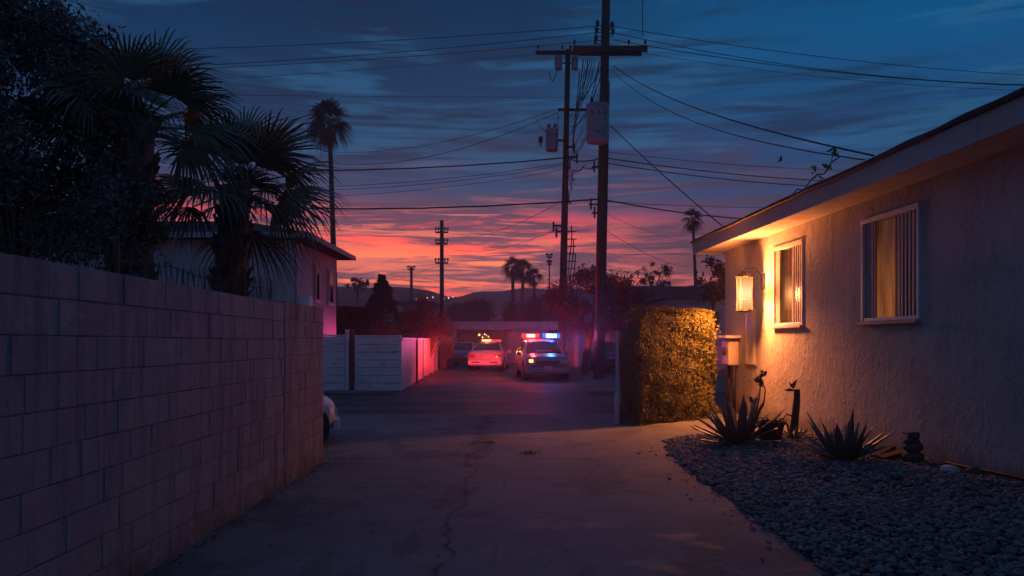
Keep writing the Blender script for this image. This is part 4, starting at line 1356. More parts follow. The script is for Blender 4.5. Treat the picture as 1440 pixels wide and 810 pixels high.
ZL = 36
for i, (a, b, sag, r_, lab) in enumerate([
    ((P(-260, 62, 44)), P(838, 37, YP), 0.62, 0.013, 'topmost power line from the main pole to the trees behind the block wall'),
    ((P(-260, 92, 44)), P(838, 46, YP), 0.75, 0.014, 'second power line from the top of the main pole toward the bushy tree'),
    ((P(-260, 96, 44)), P(837, 57, YP), 0.65, 0.011, 'third power line under the two top lines, left side of main pole'),
    ((P(-260, 116, 46)), P(757, 75, YR), 0.7, 0.008, 'faint line from the rear crossarm end toward the palm fronds'),
    ((P(-100, 127, 50)), P(803, 137, YR), 0.08, 0.010, 'straight thin line crossing above the tall palm crown'),
    ((P(455, 213, 60)), P(782, 154, YR), 0.75, 0.013, 'upper drooping drop line from the lower rear crossarm'),
    ((P(440, 226, 60)), P(785, 158, YR), 1.15, 0.016, 'lower drooping drop line from the lower rear crossarm'),
    ((P(300, 238, 42)), P(794, 222, YR), 0.28, 0.034, 'thick black cable meeting the rear pole below its transformer'),
    ((P(300, 262, 42)), P(794, 229, YR), 0.45, 0.013, 'thin cable just beneath the thick black cable'),
    ((P(300, 266, 42)), P(794, 232, YR), 0.5, 0.013, 'twin of the thin cable beneath the thick black one'),
    ((P(300, 276, 42)), P(794, 238, YR), 0.5, 0.010, 'fine reddish-lit line lowest of the cable bunch left of poles'),
    ((P(300, 288, 38)), P(846, 280, YP), 0.28, 0.034, 'lowest thick cable crossing the sunset left of the main pole'),
    (P(862, 37, YP), P(1700, 112, 40), 0.6, 0.014, 'topmost power line from the main pole over the stucco house'),
    (P(862, 46, YP), P(1700, 112, 36), 0.95, 0.014, 'second power line from the main pole over the stucco house'),
    (P(862, 56, YP), P(1700, 120, 36), 0.7, 0.016, 'third power line from the main pole over the stucco house'),
    (P(905, 75, YP), P(1700, 126, 36), 0.6, 0.009, 'faint line from the right end of the main crossarm'),
    (P(862, 92, YP), HW((-0.5, 10.55, 3.93)), 0.35, 0.014, 'service drop slanting from the main pole to the house roof'),
    (P(862, 100, YP), HW((-0.5, 10.8, 3.93)), 0.55, 0.010, 'second service drop hanging just below the first one'),
    (P(858, 176, YP), P(1070, 362, 24), 0.12, 0.020, 'twisted guy cable slanting down right from the big transformer'),
    (P(850, 213, YP), P(1240, 240, 45), 0.2, 0.011, 'thin cable right of the main pole carrying a small bird'),
    (P(850, 222, YP), P(1280, 256, 45), 0.3, 0.022, 'upper thick cable from main pole toward the house roof'),
    (P(850, 229, YP), P(1280, 263, 45), 0.35, 0.020, 'lower thick cable from main pole toward the house roof'),
    (P(850, 281, YP), P(1110, 310, 42), 0.2, 0.028, 'thick dark cable passing in front of the lone thin palm'),
    (P(850, 283, YP), P(1150, 290, 48), 0.15, 0.011, 'thin cable above the lone palm, right of the main pole'),
    (P(796, 222, YR), P(846, 222, YP), 0.15, 0.03, 'short thick jumper cable joining rear pole and main pole'),
    (P(793, 281, YR), P(621, 330, 80), 0.9, 0.012, 'long sagging line from rear pole to the three-armed pole'),
    (P(793, 318, YR), P(621, 345, 80), 0.9, 0.012, 'lower sagging line from rear pole to the three-armed pole'),
    (P(621, 372, 80), P(470, 405, 140), 0.8, 0.014, 'line running from three-armed pole toward the hills'),
    (P(850, 322, YP), P(985, 375, 60), 0.5, 0.010, 'fine low line from main pole toward the flat-roofed houses'),
    (P(850, 300, YP), P(1000, 340, 60), 0.4, 0.008, 'faint line above the low one, toward the lone palm trunk'),
    (P(903.5, -40, YP), P(903.5, 50, YP), 0, 0.016, 'short loose wire hanging straight down near the main pole top'),
]):
    wire('power_line', a, b, sag, r_, lab, wob=0.012 if r_ > 0.03 else 0.0)

# tangled drop cables between the two poles
tang = [((845, 82), (806, 215)), ((838, 84), (802, 190)), ((830, 84), (812, 120)), ((834, 100), (818, 130)), ((846, 130), (799, 225)), ((820, 85), (800, 240)), ((842, 86), (832, 130)), ((815, 100), (805, 200)), ((800, 215), (808, 260)), ((806, 240), (794, 300)), ((785, 160), (780, 215)), ((768, 184), (752, 160)), ((822, 232), (806, 238)), ((842, 232), (822, 236)), ((783, 100), (772, 100))]
tang += [((848, 84 + 6 * k), (798 + 3 * (k % 3), 150 + 14 * k)) for k in range(6)] + [((836 - 3 * k, 82), (814 - 2 * k, 128 + 9 * k)) for k in range(6)] + [((797, 215 + 8 * k), (812 - 3 * k, 235 + 16 * k)) for k in range(4)]
for i, (a, b) in enumerate(tang):
    A, B = P(a[0], a[1], YP + 1.0 + (i % 3)), P(b[0], b[1], YR - 0.5)
    wire('drop_cable', A, B, random.uniform(0.1, 0.7), random.choice((0.012, 0.016, 0.02)), 'loose dark cable tangled between the two utility poles', 'cable', 0.05, 'tangled cables between the poles')
# bird on the wire
bd = P(1098, 226, 40.2)
br = empty('bird', bd, 0, 'tiny bird perched on the thin cable right of main pole', 'bird')
mb = MB(); mb.lathe((0, 0, 0), [(0.01, -0.06), (0.06, 0.0), (0.075, 0.08), (0.05, 0.15), (0.045, 0.2), (0.01, 0.24)], 10); mb.tube([(-0.05, 0, 0.02), (-0.2, 0, -0.1)], [0.03, 0.015], 5); mb.tube([(0.03, 0, 0.19), (0.09, 0, 0.19)], [0.015, 0.003], 5)
mb.build('body', M_wire, br, smooth=True)

# dead vine twigs on the roof edge
tw = empty('dead_vine', HW((-0.5, 11.4, ZS + 0.33)), HA, 'dry vine with a few leaves straggling along the roof edge', 'plant')
mb = MB(); lp_ = []
pts = [(0.0, 1.9 - i * 0.25, 0.02 + 0.22 * (i / 7) ** 1.2 + 0.05 * math.sin(i * 2.2)) for i in range(8)]
mb.tube(pts, 0.010, 5)
for i in range(3, 8):
    p = Vector(pts[i]); q = p + Vector((random.uniform(-.1, .1), random.uniform(-.2, .1), random.uniform(0.05, 0.16)))
    mb.tube([p, q], 0.006, 4); lp_ += [q + Vector((random.gauss(0, .03), random.gauss(0, .03), random.gauss(0, .03))) for _ in range(3)]
mb.build('stems', M_bark, tw)
leaf_mesh('leaves', np.array([list(p) for p in lp_]), 0.10, L_bush, tw, 0.5)

# ------------------------------------------------------------------ vehicles
def car(name, loc, rz, st, paint, label, L, wheel_y, wheel_r, front_glass, back_glass, side_glass, lights, bar=None, cat='car', scale=1.0, plate=True):
    """st: stations along the length (front is -y): (y, zbot, zbelt, ztop, wbelt, wtop)"""
    o = empty(name, loc, rz, label, cat)
    o.scale = (scale,) * 3
    V, Fc = [], []
    secs = []
    for (y, zb, zm, zt, wm, wt) in st:
        half = [(wm * 0.80, zb), (wm * 0.96, zb + 0.10), (wm * 1.0, zb + (zm - zb) * 0.55), (wm * 0.965, zm), (wt, zt - 0.02), (wt * 0.55, zt + 0.012)]
        sec = [(x, y, z) for x, z in half] + [(-x, y, z) for x, z in half[::-1]]
        secs.append([Vector(p) for p in sec])
    n = len(secs[0])
    mb = MB()
    for s in secs: mb.v += [tuple(p) for p in s]
    for i in range(len(secs) - 1):
        for j in range(n):
            mb.f.append((i * n + j, i * n + (j + 1) % n, (i + 1) * n + (j + 1) % n, (i + 1) * n + j))
    mb.f.append(tuple(range(n))); mb.f.append(tuple((len(secs) - 1) * n + j for j in range(n)))
    body = mb.build('body', paint, o, smooth=True, bevel=0.025, seg=2)
    gm = glass_mat('car_glass')

    def panel(quads, name_, mat, off=0.012, ins=0.06, par=o):
        mb2 = MB()
        for q in quads:
            q = [Vector(p) for p in q]
            cen = sum(q, Vector()) / 4
            nn = (q[1] - q[0]).cross(q[3] - q[0]).normalized()
            if nn.dot(cen - Vector((0, cen.y, 0.7))) < 0 and abs(nn.y) < 0.8: nn = -nn
            if abs(nn.y) >= 0.5 and nn.y * cen.y < 0: nn = -nn
            q2 = [cen + (p - cen) * (1 - ins) for p in q]
            mb2.add([p + nn * off for p in q2] + [p - nn * 0.03 for p in q2], [(0, 1, 2, 3), (4, 7, 6, 5), (0, 4, 5, 1), (1, 5, 6, 2), (2, 6, 7, 3), (3, 7, 4, 0)])
        return mb2.build(name_, mat, par)
    i0 = front_glass
    A, B = secs[i0], secs[i0 + 1]
    panel([(A[4] * 1.0, A[7], B[7], B[4])], 'windshield', gm, 0.042, 0.07)
    i1 = back_glass
    A, B = secs[i1], secs[i1 + 1]
    panel([(A[4], A[7], B[7], B[4])], 'rear_window', gm, 0.042, 0.09)
    for (i, k) in side_glass:
        for s, ja, jb in ((1, 3, 4), (-1, 8, 7)):
            panel([(secs[i][ja], secs[k][ja], secs[k][jb], secs[i][jb])], 'side_window', gm, 0.014, 0.12)
    hw = max(s[4] for s in st)
    for y in wheel_y:
        for s in (-1, 1):
            w = MB(); w.tube([(s * (hw - 0.20), y, wheel_r), (s * (hw - 0.165), y, wheel_r), (s * (hw - 0.03), y, wheel_r), (s * (hw + 0.005), y, wheel_r)], [wheel_r * 0.9, wheel_r, wheel_r, wheel_r * 0.92], 22)
            ty = w.build('wheel', M_rubber, o)
            rm = MB(); rm.tube([(s * (hw - 0.02), y, wheel_r), (s * (hw + 0.012), y, wheel_r)], [wheel_r * 0.66, wheel_r * 0.62], 18); rm.build('rim', M_rim, ty)
            # dark arch
            ar = MB(); ar.tube([(s * (hw - 0.3), y, wheel_r + 0.03), (s * (hw + 0.002), y, wheel_r + 0.03)], wheel_r * 1.22, 24); ar.build('wheel_arch', M_dark, o)
    for (nm, c_, s_, m_) in lights:
        MB().box(c_, s_).build(nm, m_, o, bevel=0.012)
    for s in (-1, 1):
        yv = st[front_glass][0] + 0.35
        z_ = st[front_glass][2] + 0.08
        MB().box((s * (hw + 0.08), yv, z_), (0.20, 0.10, 0.14)).build('side_mirror', paint, o, bevel=0.03)
    return o


M_police = pm('patrol_paint', (0.20, 0.21, 0.25), 0.05, 2, 0.28, spec=0.5)
M_whitecar = pm('white_car_paint', (0.70, 0.68, 0.66), 0.05, 2, 0.3, spec=0.5)
M_bumper = pm('bumper_plastic', (0.06, 0.06, 0.065), 0.1, 5, 0.5)
M_chrome = pm('bumper_trim', (0.35, 0.35, 0.37), 0.1, 5, 0.3, metal=0.5)
M_plate = pm('plate_paint', (0.55, 0.53, 0.52), 0.05, 5, 0.5)
M_tail = pm('tail_lens', (0.30, 0.02, 0.015), 0.1, 5, 0.25)
M_tail_on = glow('tail_lit', (1.0, 0.30, 0.12), 2.2)
M_head = pm('head_lens', (0.45, 0.45, 0.48), 0.1, 5, 0.15)
M_head_on = glow('head_lit', (1.0, 0.42, 0.10), 4.0)
RED, BLUE, AMB = (1.0, 0.04, 0.05), (0.02, 0.17, 1.0), (1.0, 0.22, 0.05)


def collimate(l, floor=0.05, lift=0.0, width=0.07):
    """a roof beacon's lens throws its light into a flat horizontal fan"""
    l.use_nodes = True
    t = NT(l.node_tree)
    z = t.n('ShaderNodeSeparateXYZ', inp={0: t.n('ShaderNodeTexCoord').outputs['Normal']}).outputs[2]
    q = t.m('MULTIPLY', t.m('SUBTRACT', z, lift), 1 / width)
    g = t.m('MULTIPLY_ADD', t.m('POWER', 2.718, t.m('MULTIPLY', t.m('MULTIPLY', q, q), -1.0)), 1 - floor, floor)
    e = t.n('ShaderNodeEmission', inp={1: g})
    t.n('ShaderNodeOutputLight', inp={0: e.outputs[0]})


def beacon(o, y, z, items, base_w):
    """light bar across a roof; items: (x, w, h, colour, core strength, lamp watts)"""
    bar = MB().box((0, y, z), (base_w, 0.26, 0.05)).build('light_bar', M_dark, o, bevel=0.01)
    for sx in (-1, 1):
        MB().box((sx * base_w * 0.35, y, z - 0.06), (0.06, 0.2, 0.075)).build('foot', M_dark, bar)
    for k, (x, w_, h_, nm, core, strength, col, watts, zoff) in enumerate(items):
        lens = MB().box((x, y, z + 0.03 + (0.11 if base_w > 1.3 else h_ * 0.65)), (0.80 if base_w > 1.3 else w_ + 0.14, 0.24, 0.22 if base_w > 1.3 else h_ * 1.3 + 0.05)).build(nm, glow(nm + '_lens', col, 1.1), bar, bevel=0.03)
        MB().box((x, y + (0.128 if nm == 'amber_lamp' else -0.128), z + 0.045 + (0.095 if base_w > 1.3 else h_ / 2) + zoff), (w_, 0.03, h_ * 0.85)).build('flash_tube', glow(nm + '_glow', core, strength), lens, bevel=0.012)
        if watts:
            l = bpy.data.lights.new(nm + '_light', 'POINT'); l.energy = watts; l.color = col; l.shadow_soft_size = 0.10; collimate(l)
            lo = bpy.data.objects.new(nm + '_light', l); lo.parent = bar
            lo.location = (x, y - 0.24 if nm != 'amber_lamp' else y + 0.24, z + 0.03 + (0.11 if base_w > 1.3 else h_ / 2) + zoff)
            C.objects.link(lo)
    return bar


# police utility vehicle facing the camera
suv_st = [(-2.38, 0.36, 0.80, 0.86, 0.84, 0.70), (-2.30, 0.26, 0.88, 0.98, 0.93, 0.80), (-1.7, 0.25, 0.98, 1.06, 0.965, 0.82), (-1.05, 0.25, 1.02, 1.10, 0.97, 0.84),
          (-0.30, 0.25, 1.05, 1.64, 0.97, 0.70), (0.7, 0.25, 1.05, 1.70, 0.97, 0.70), (1.7, 0.25, 1.06, 1.66, 0.97, 0.68), (2.25, 0.27, 1.08, 1.30, 0.95, 0.72), (2.40, 0.36, 0.95, 1.02, 0.88, 0.66)]
sc_ = 0.93
sx = P(761, HY, 33.6)
suv = car('police_vehicle', (sx.x, 33.9, 0), R(5), suv_st, M_police, 'silver police utility vehicle facing the camera with red and blue lights flashing', 4.8, (-1.45, 1.45), 0.36, 3, 6, ((4, 5), (5, 6)),
          [('headlight', (-0.70, -2.35, 0.82), (0.17, 0.10, 0.12), M_head_on), ('headlight', (0.70, -2.35, 0.80), (0.34, 0.10, 0.15), M_head),
           ('grille', (0, -2.41, 0.74), (0.98, 0.06, 0.17), M_dark), ('bumper', (0, -2.40, 0.44), (1.76, 0.16, 0.20), M_chrome), ('lower_grille', (0, -2.415, 0.60), (1.36, 0.08, 0.08), M_bumper),
           ('license_plate', (0.02, -2.50, 0.52), (0.34, 0.02, 0.17), M_plate), ('turn_signal', (0.76, -2.41, 0.56), (0.16, 0.06, 0.08), pm('amber_lens', (0.4, 0.15, 0.03), 0.1, 5, 0.3))], cat='police car', scale=sc_)
bar = beacon(suv, 0.05, 1.745, [(-0.46, 0.36, 0.13, 'red_lamp', (1.0, 0.45, 0.34), 9.0, RED, 1900, 0.0),
                          (0.46, 0.46, 0.17, 'blue_lamp', (0.30, 0.55, 1.0), 9.0, BLUE, 1000, 0.0)], 1.72)
l = bpy.data.lights.new('rear_red_light', 'POINT'); l.energy = 3600; l.color = RED; l.shadow_soft_size = 0.08; collimate(l, 0.06, -0.15, 0.15)
lo = bpy.data.objects.new('rear_red_light', l); lo.parent = bar; lo.location = (-0.62, 0.36, 1.84); C.objects.link(lo)
# glowing red strip set in the windscreen, standing in for a reflection
MB().box((0.05, -0.88, 1.215), (0.72, 0.05, 0.045)).build('windscreen_glint', glow('red_glint', (1.0, 0.08, 0.16), 5.0), suv)

# white sedan seen from behind, amber bar
sed_st = [(-2.38, 0.34, 0.62, 0.68, 0.78, 0.62), (-2.28, 0.24, 0.70, 0.76, 0.88, 0.76), (-1.4, 0.22, 0.84, 0.90, 0.91, 0.80), (-0.95, 0.22, 0.88, 0.94, 0.91, 0.80),
          (-0.25, 0.22, 0.90, 1.40, 0.91, 0.62), (0.65, 0.22, 0.92, 1.42, 0.91, 0.62), (1.35, 0.22, 0.95, 1.03, 0.91, 0.78), (2.25, 0.26, 0.92, 1.00, 0.88, 0.78), (2.38, 0.36, 0.84, 0.90, 0.82, 0.70)]
sx = P(686.5, HY, 41.0)
sed = car('patrol_sedan', (sx.x, 43.2, 0), R(180 - 4) - R(180) + R(180), sed_st, pm('patrol_white', (0.42, 0.40, 0.39), 0.05, 2, 0.3, spec=0.5), 'white patrol sedan seen from behind with an amber roof bar', 4.76, (-1.42, 1.38), 0.33, 3, 5, ((4, 5),),
          [('taillight', (-0.66, 2.36, 0.78), (0.32, 0.08, 0.16), M_tail), ('taillight', (0.66, 2.36, 0.78), (0.32, 0.08, 0.16), M_tail),
           ('reverse_light', (-0.60, 2.405, 0.75), (0.10, 0.03, 0.08), M_tail_on), ('bumper', (0, 2.40, 0.45), (1.66, 0.14, 0.20), M_whitecar),
           ('license_plate', (0.0, 2.42, 0.70), (0.34, 0.02, 0.15), M_plate), ('bumper_slot', (-0.45, 2.48, 0.47), (0.4, 0.02, 0.06), M_bumper), ('bumper_slot', (0.45, 2.48, 0.47), (0.4, 0.02, 0.06), M_bumper)], cat='police car', scale=1.0)
beacon(sed, 0.15, 1.475, [(0.12, 0.42, 0.075, 'amber_lamp', (1.0, 0.42, 0.16), 5.0, AMB, 500, 0.0), (-0.38, 0.36, 0.05, 'side_lamp', (1.0, 0.10, 0.10), 1.0, RED, 0, 0.0)], 1.15)

# white car at the corner of the wall (only the nose shows), dark car behind the pole, bluish car by the carport
cs = [(a * 0.92, b, c_ * 0.86, d * 0.86, e_, f_) for (a, b, c_, d, e_, f_) in sed_st]
car('parked_car', (-4.90, 12.13, 0), R(105), cs, M_whitecar, 'white car with its nose poking out past the end of the block wall', 4.4, (-1.76, 1.38), 0.28, 3, 5, ((4, 5),),
    [('headlight', (-0.62, -2.17, 0.50), (0.30, 0.10, 0.11), M_head), ('headlight', (0.62, -2.17, 0.50), (0.30, 0.10, 0.11), M_head), ('bumper', (0, -2.20, 0.32), (1.56, 0.10, 0.16), M_whitecar),
     ('grille', (0, -2.205, 0.47), (0.7, 0.05, 0.08), M_dark), ('license_plate', (0, -2.262, 0.33), (0.32, 0.02, 0.14), M_plate)])
sx = P(866, HY, 40.0)
car('parked_car', (sx.x, 41.4, 0), R(8), suv_st, pm('dark_car_paint', (0.03, 0.028, 0.032), 0.1, 2, 0.3, spec=0.5), 'dark car parked behind the main pole beside the hedge', 4.8, (-1.45, 1.45), 0.36, 3, 6, ((4, 5), (5, 6)),
    [('headlight', (-0.70, -2.35, 0.82), (0.34, 0.10, 0.15), M_head), ('headlight', (0.70, -2.35, 0.82), (0.34, 0.10, 0.15), M_head), ('grille', (0, -2.41, 0.74), (0.98, 0.06, 0.17), M_dark), ('bumper', (0, -2.40, 0.44), (1.76, 0.16, 0.2), M_bumper)], scale=0.9)
sx = P(650, HY, 51.0)
car('parked_car', (sx.x, 52.4, 0), R(-6), sed_st, pm('slate_car_paint', (0.12, 0.14, 0.2), 0.1, 2, 0.3, spec=0.5), 'low slate-coloured car parked by the carport left of the white sedan', 4.8, (-1.42, 1.38), 0.33, 3, 5, ((4, 5),),
    [('headlight', (-0.62, -2.36, 0.58), (0.32, 0.10, 0.13), M_head), ('headlight', (0.62, -2.36, 0.58), (0.32, 0.10, 0.13), M_head), ('bumper', (0, -2.36, 0.38), (1.6, 0.12, 0.18), M_bumper)])

# gate frame standing along the hedge
gx, gy = P(868, HY, 17.7).x, 17.7
sg = empty('metal_gate', (gx, gy, 0), math.atan2(0.45, 3.4) * -1, 'narrow whitish metal gate panel along the shaded side of the hedge', 'gate')
mb = MB(); mb.box((0, 0, 0.88), (0.07, 0.09, 1.76)); mb.build('post', M_white, sg, bevel=0.008)
MB().box((0.0, 0.0, 1.80), (0.10, 0.12, 0.07)).build('cap', M_rust, sg, bevel=0.01)
mb = MB(); mb.box((0.0, -1.35, 0.22), (0.10, 2.5, 0.44)); mb.build('kick_board', M_galv, sg, bevel=0.01)
mb = MB()
for i in range(7): mb.box((0, 0.25 + i * 0.2, 0.85), (0.035, 0.035, 1.55))
mb.box((0, 0.85, 1.62), (0.045, 1.5, 0.05)); mb.box((0, 0.85, 0.12), (0.045, 1.5, 0.05)); mb.build('bars', M_galv, sg)

# ------------------------------------------------------------------ gravel bed and its plants
BED = [(2.10, 2.0), (2.09, 5.4), (2.11, 6.5), (2.10, 8.3), (2.10, 10.1), (2.20, 11.6), (2.36, 12.5), (2.75, 13.1), (3.4, 13.45), (5.05, 13.5)]


def bed_left(y):
    for (xa_, ya_), (xb_, yb_) in zip(BED, BED[1:]):
        if ya_ <= y <= yb_: return xa_ + (xb_ - xa_) * (y - ya_) / (yb_ - ya_)
    return 2.1 if y < 3 else 9


def wall_x(y):
    return HX - 0.0443 * y


def bed_z(x, y):
    l, r_ = bed_left(y), wall_x(y)
    t_ = min(1, max(0, (x - l) / max(0.1, r_ - l)))
    return 0.015 + 0.10 * min(1, t_ * 3) * (0.6 + 0.4 * math.sin(x * 2.1 + y * 1.3) * math.sin(y * 0.8 + 1)) * min(1, max(0, (13.6 - y) / 1.0))


N = 42000
XY = []
while len(XY) < N:
    y = 1.6 + 12.0 * random.random() ** 0.9
    if y < 3.2: continue
    x = random.uniform(1.6, 5.5)
    if bed_left(y) + 0.03 * math.sin(y * 9) + random.gauss(0, 0.03) - (abs(random.gauss(0, 0.25)) if random.random() < 0.02 else 0) < x < wall_x(y) - 0.02: XY.append((x, y))
ico = bmesh.new(); bmesh.ops.create_icosphere(ico, subdivisions=2, radius=1.0)
IV = np.array([v.co[:] for v in ico.verts]); IF = np.array([[v.index for v in f.verts] for f in ico.faces]); ico.free()
var_shapes = []
for k in range(14):
    d = rng.normal(size=(8, 3)); d = unit(d)
    s = IV.copy()
    for dd in d:
        h_ = s @ dd
        s = s - np.maximum(0, h_ - 0.55)[:, None] * dd[None] * 0.95
    var_shapes.append(s * (1 + 0.04 * rng.normal(size=(len(s), 1))))
Vg = np.empty((N, len(IV), 3), np.float32)
for i, (x, y) in enumerate(XY):
    s = random.choice((0.008, 0.010, 0.012, 0.014, 0.017, 0.021, 0.028)) * random.uniform(0.85, 1.2)
    q = var_shapes[i % 14] * np.array([s * random.uniform(1, 1.6), s, s * random.uniform(0.5, 0.8)])
    a_, tl = random.uniform(0, 6.283), random.uniform(-0.5, 0.5)
    ca_, sa_, ct, st_ = math.cos(a_), math.sin(a_), math.cos(tl), math.sin(tl)
    Rm = np.array([[ca_, -sa_, 0], [sa_, ca_, 0], [0, 0, 1]]) @ np.array([[1, 0, 0], [0, ct, -st_], [0, st_, ct]])
    Vg[i] = q @ Rm.T + np.array([x, y, bed_z(x, y) + s * random.uniform(0.0, 0.9)])
Fg = (np.arange(N)[:, None, None] * len(IV) + IF[None]).reshape(-1, 3)
M_gravel = make_leaf('river_pebbles', (0.075, 0.065, 0.06), (0.30, 0.275, 0.265), 0.85)
g = np_mesh('gravel', Vg.reshape(-1, 3), Fg, M_gravel, None, True)
tag(g, 'bed of rounded grey pebbles between driveway and stucco wall', 'gravel', kind='stuff')
# soil under the pebbles
mb = MB()
ny_, nx_ = 60, 16
for j in range(ny_ + 1):
    y = 1.6 + (13.45 - 1.6) * j / ny_
    for i in range(nx_ + 1):
        l = bed_left(max(2.05, y)); r_ = wall_x(y) + 0.05
        x = l + (r_ - l) * i / nx_
        mb.v.append((x, y, max(0.008, bed_z(x, y) - 0.006)))
for j in range(ny_):
    for i in range(nx_):
        k = j * (nx_ + 1) + i
        mb.f.append((k, k + 1, k + nx_ + 2, k + nx_ + 1))
so = mb.build('soil', pm('bed_soil', (0.055, 0.047, 0.042), 0.4, 20, 1.0, 0.01, 50), smooth=True); so['kind'] = 'structure'


def agave(loc, n, L, w, label, seed, low=10):
    r = random.Random(seed)
    o = empty('agave', loc, 0, label, 'plant')
    for i in range(n):
        az = i * 2.39996 + r.uniform(-0.2, 0.2)
        tq = i / (n - 1)
        el = R(80 - (80 - low) * tq ** 0.8 + r.uniform(-7, 7))
        d = Vector((math.cos(az) * math.cos(el), math.sin(az) * math.cos(el), math.sin(el)))
        s = Vector((-math.sin(az), math.cos(az), 0))
        nr = s.cross(d)
        ll = L * r.uniform(0.72, 1.1) * (0.85 + 0.2 * tq)
        curve = r.uniform(-0.10, 0.16)
        mb = MB()
        prof = [(0, 0.55), (0.15, 0.75), (0.4, 1.0), (0.65, 0.85), (0.85, 0.45), (1.0, 0.02)]
        for tt, ww in prof:
            p = d * (ll * tt) + Vector((0, 0, -1)) * (curve * ll * tt * tt) + Vector((math.cos(az), math.sin(az), 0)) * 0.03
            hw_ = w * ww * 0.5
            mb.v += [tuple(p - s * hw_ + nr * hw_ * 0.38), tuple(p - nr * 0.012 * (1.2 - tt)), tuple(p + s * hw_ + nr * hw_ * 0.38), tuple(p + nr * 0.014 * (1.2 - tt))]
        m_ = 4
        for kk in range(len(prof) - 1):
            for j in range(4): mb.f.append((kk * 4 + j, kk * 4 + (j + 1) % 4, (kk + 1) * 4 + (j + 1) % 4, (kk + 1) * 4 + j))
        mb.f.append((0, 1, 2, 3))
        mb.build('leaf', L_agave, o, smooth=True)
    return o


def at_bed(px_, Y):
    x = P(px_, HY, Y).x
    return Vector((x, Y, bed_z(x, Y)))


q = at_bed(1037, 11.7); agave(q, 34, 0.88, 0.125, 'spiky agave nearest the lit hedge, splayed wide', 2, 12)
q = at_bed(1186, 9.9); agave(q, 40, 0.68, 0.105, 'upright bushy agave in front of the blue-shaded wall', 5, 22)
q = at_bed(1116, 12.0); agave(q, 12, 0.30, 0.05, 'small young agave beside the dark plant pot', 8, 30)

q = at_bed(1084, 11.75)
o = empty('plant_pot', q, 0, 'dark round plant pot with dry growth beside the splayed agave', 'pot')
mb = MB(); mb.lathe((0, 0, 0), [(0.12, 0), (0.15, 0.05), (0.185, 0.24), (0.20, 0.25), (0.20, 0.29), (0.175, 0.29), (0.165, 0.24), (0.02, 0.235)], 20)
mb.build('pot', pm('dark_terracotta', (0.07, 0.045, 0.035), 0.3, 8, 0.8, 0.003), o, smooth=False)
mb = MB()
for i in range(16):
    a_ = random.uniform(0, 6.28); mb.tube([(0.05 * math.cos(a_), 0.05 * math.sin(a_), 0.23), (0.15 * math.cos(a_), 0.15 * math.sin(a_), 0.33), (0.27 * math.cos(a_), 0.27 * math.sin(a_), random.uniform(0.1, 0.34))], [0.007, 0.005, 0.002], 4)
mb.build('dry_stems', M_bark, o)

q = at_bed(1058, 11.95)
o = empty('dead_stalk', q, 0, 'branching dry flower stalk rising behind the splayed agave', 'plant')
mb = MB(); lv = []
stem = [(0, 0, 0), (0.04, 0, 0.35), (0.10, 0.0, 0.62), (0.12, 0, 0.82), (0.14, 0, 1.02)]
mb.tube(stem, [0.018, 0.015, 0.013, 0.010, 0.004], 6)
mb.tube([(0.03, 0, 0.3), (0.16, 0, 0.5), (0.19, 0, 0.72), (0.14, 0, 0.88)], [0.012, 0.012, 0.010, 0.006], 6)
mb.tube([(0.02, 0, 0.25), (-0.02, 0, 0.45), (0.0, 0, 0.58)], [0.012, 0.009, 0.005], 6)
mb.build('stem', M_bark, o)
for (x_, z_) in ((0.12, 0.86), (0.14, 0.94), (0.10, 0.88), (0.15, 0.82), (0.0, 0.58), (-0.03, 0.60), (0.03, 0.56), (0.17, 0.98)):
    for _ in range(5): lv.append((x_ + random.gauss(0, .02), random.gauss(0, .02), z_ + random.gauss(0, .02)))
leaf_mesh('leaves', np.array(lv), 0.085, L_bush, o, 0.5)

q = at_bed(1118, 12.6)
o = empty('cactus_stump', q, 0, 'thin dark cactus stump with a dry leaf on top, against the wall', 'plant')
mb = MB(); mb.tube([(-0.03, 0, 0), (0.0, 0, 0.3), (0.03, 0, 0.6), (0.03, 0, 0.74)], [0.07, 0.058, 0.052, 0.045], 9); mb.tube([(0.02, -0.02, 0.30), (-0.14, -0.03, 0.36), (-0.22, -0.03, 0.25)], [0.014, 0.011, 0.006], 5)
mb.build('stem', pm('cactus_skin', (0.06, 0.05, 0.04), 0.3, 10, 0.85, 0.005), o, smooth=True)
leaf_mesh('leaves', np.array([(-0.09, -0.02, 0.72), (-0.05, 0, 0.80), (0.0, 0, 0.81)]), 0.2, L_bush, o, 0.4, np.array([(-1.0, 0, 0.2), (-0.3, 0, 0.6), (0.3, 0, 0.6)]), 0.1)

q = at_bed(1279, 10.0)
q.x = wall_x(10.0) - 0.28
o = empty('stone_cairn', q, 0, 'small dark stack of stones topped by a flat pale chip, against the wall', 'stone stack')
zz = 0.0
for (r_, h_) in ((0.125, 0.14), (0.115, 0.11), (0.09, 0.06), (0.075, 0.06)):
    mb = MB(); mb.lathe((random.uniform(-.015, .015), random.uniform(-.01, .01), zz), [(r_ * 0.6, 0), (r_ * 0.95, h_ * 0.2), (r_, h_ * 0.55), (r_ * 0.85, h_ * 0.9), (r_ * 0.4, h_)], 11)
    mb.v = [tuple(c_ + random.uniform(-0.014, 0.014) for c_ in v_) for v_ in mb.v]
    mb.build('stone', pm('dark_stone', (0.10, 0.085, 0.08), 0.35, 10, 0.85, 0.01, 30), o, smooth=True); zz += h_ * 0.95
MB().box((-0.02, 0, zz + 0.012), (0.19, 0.09, 0.022), 0.3).build('chip', pm('chip_stone', (0.2, 0.18, 0.17), 0.3, 9, 0.8), o, bevel=0.006)

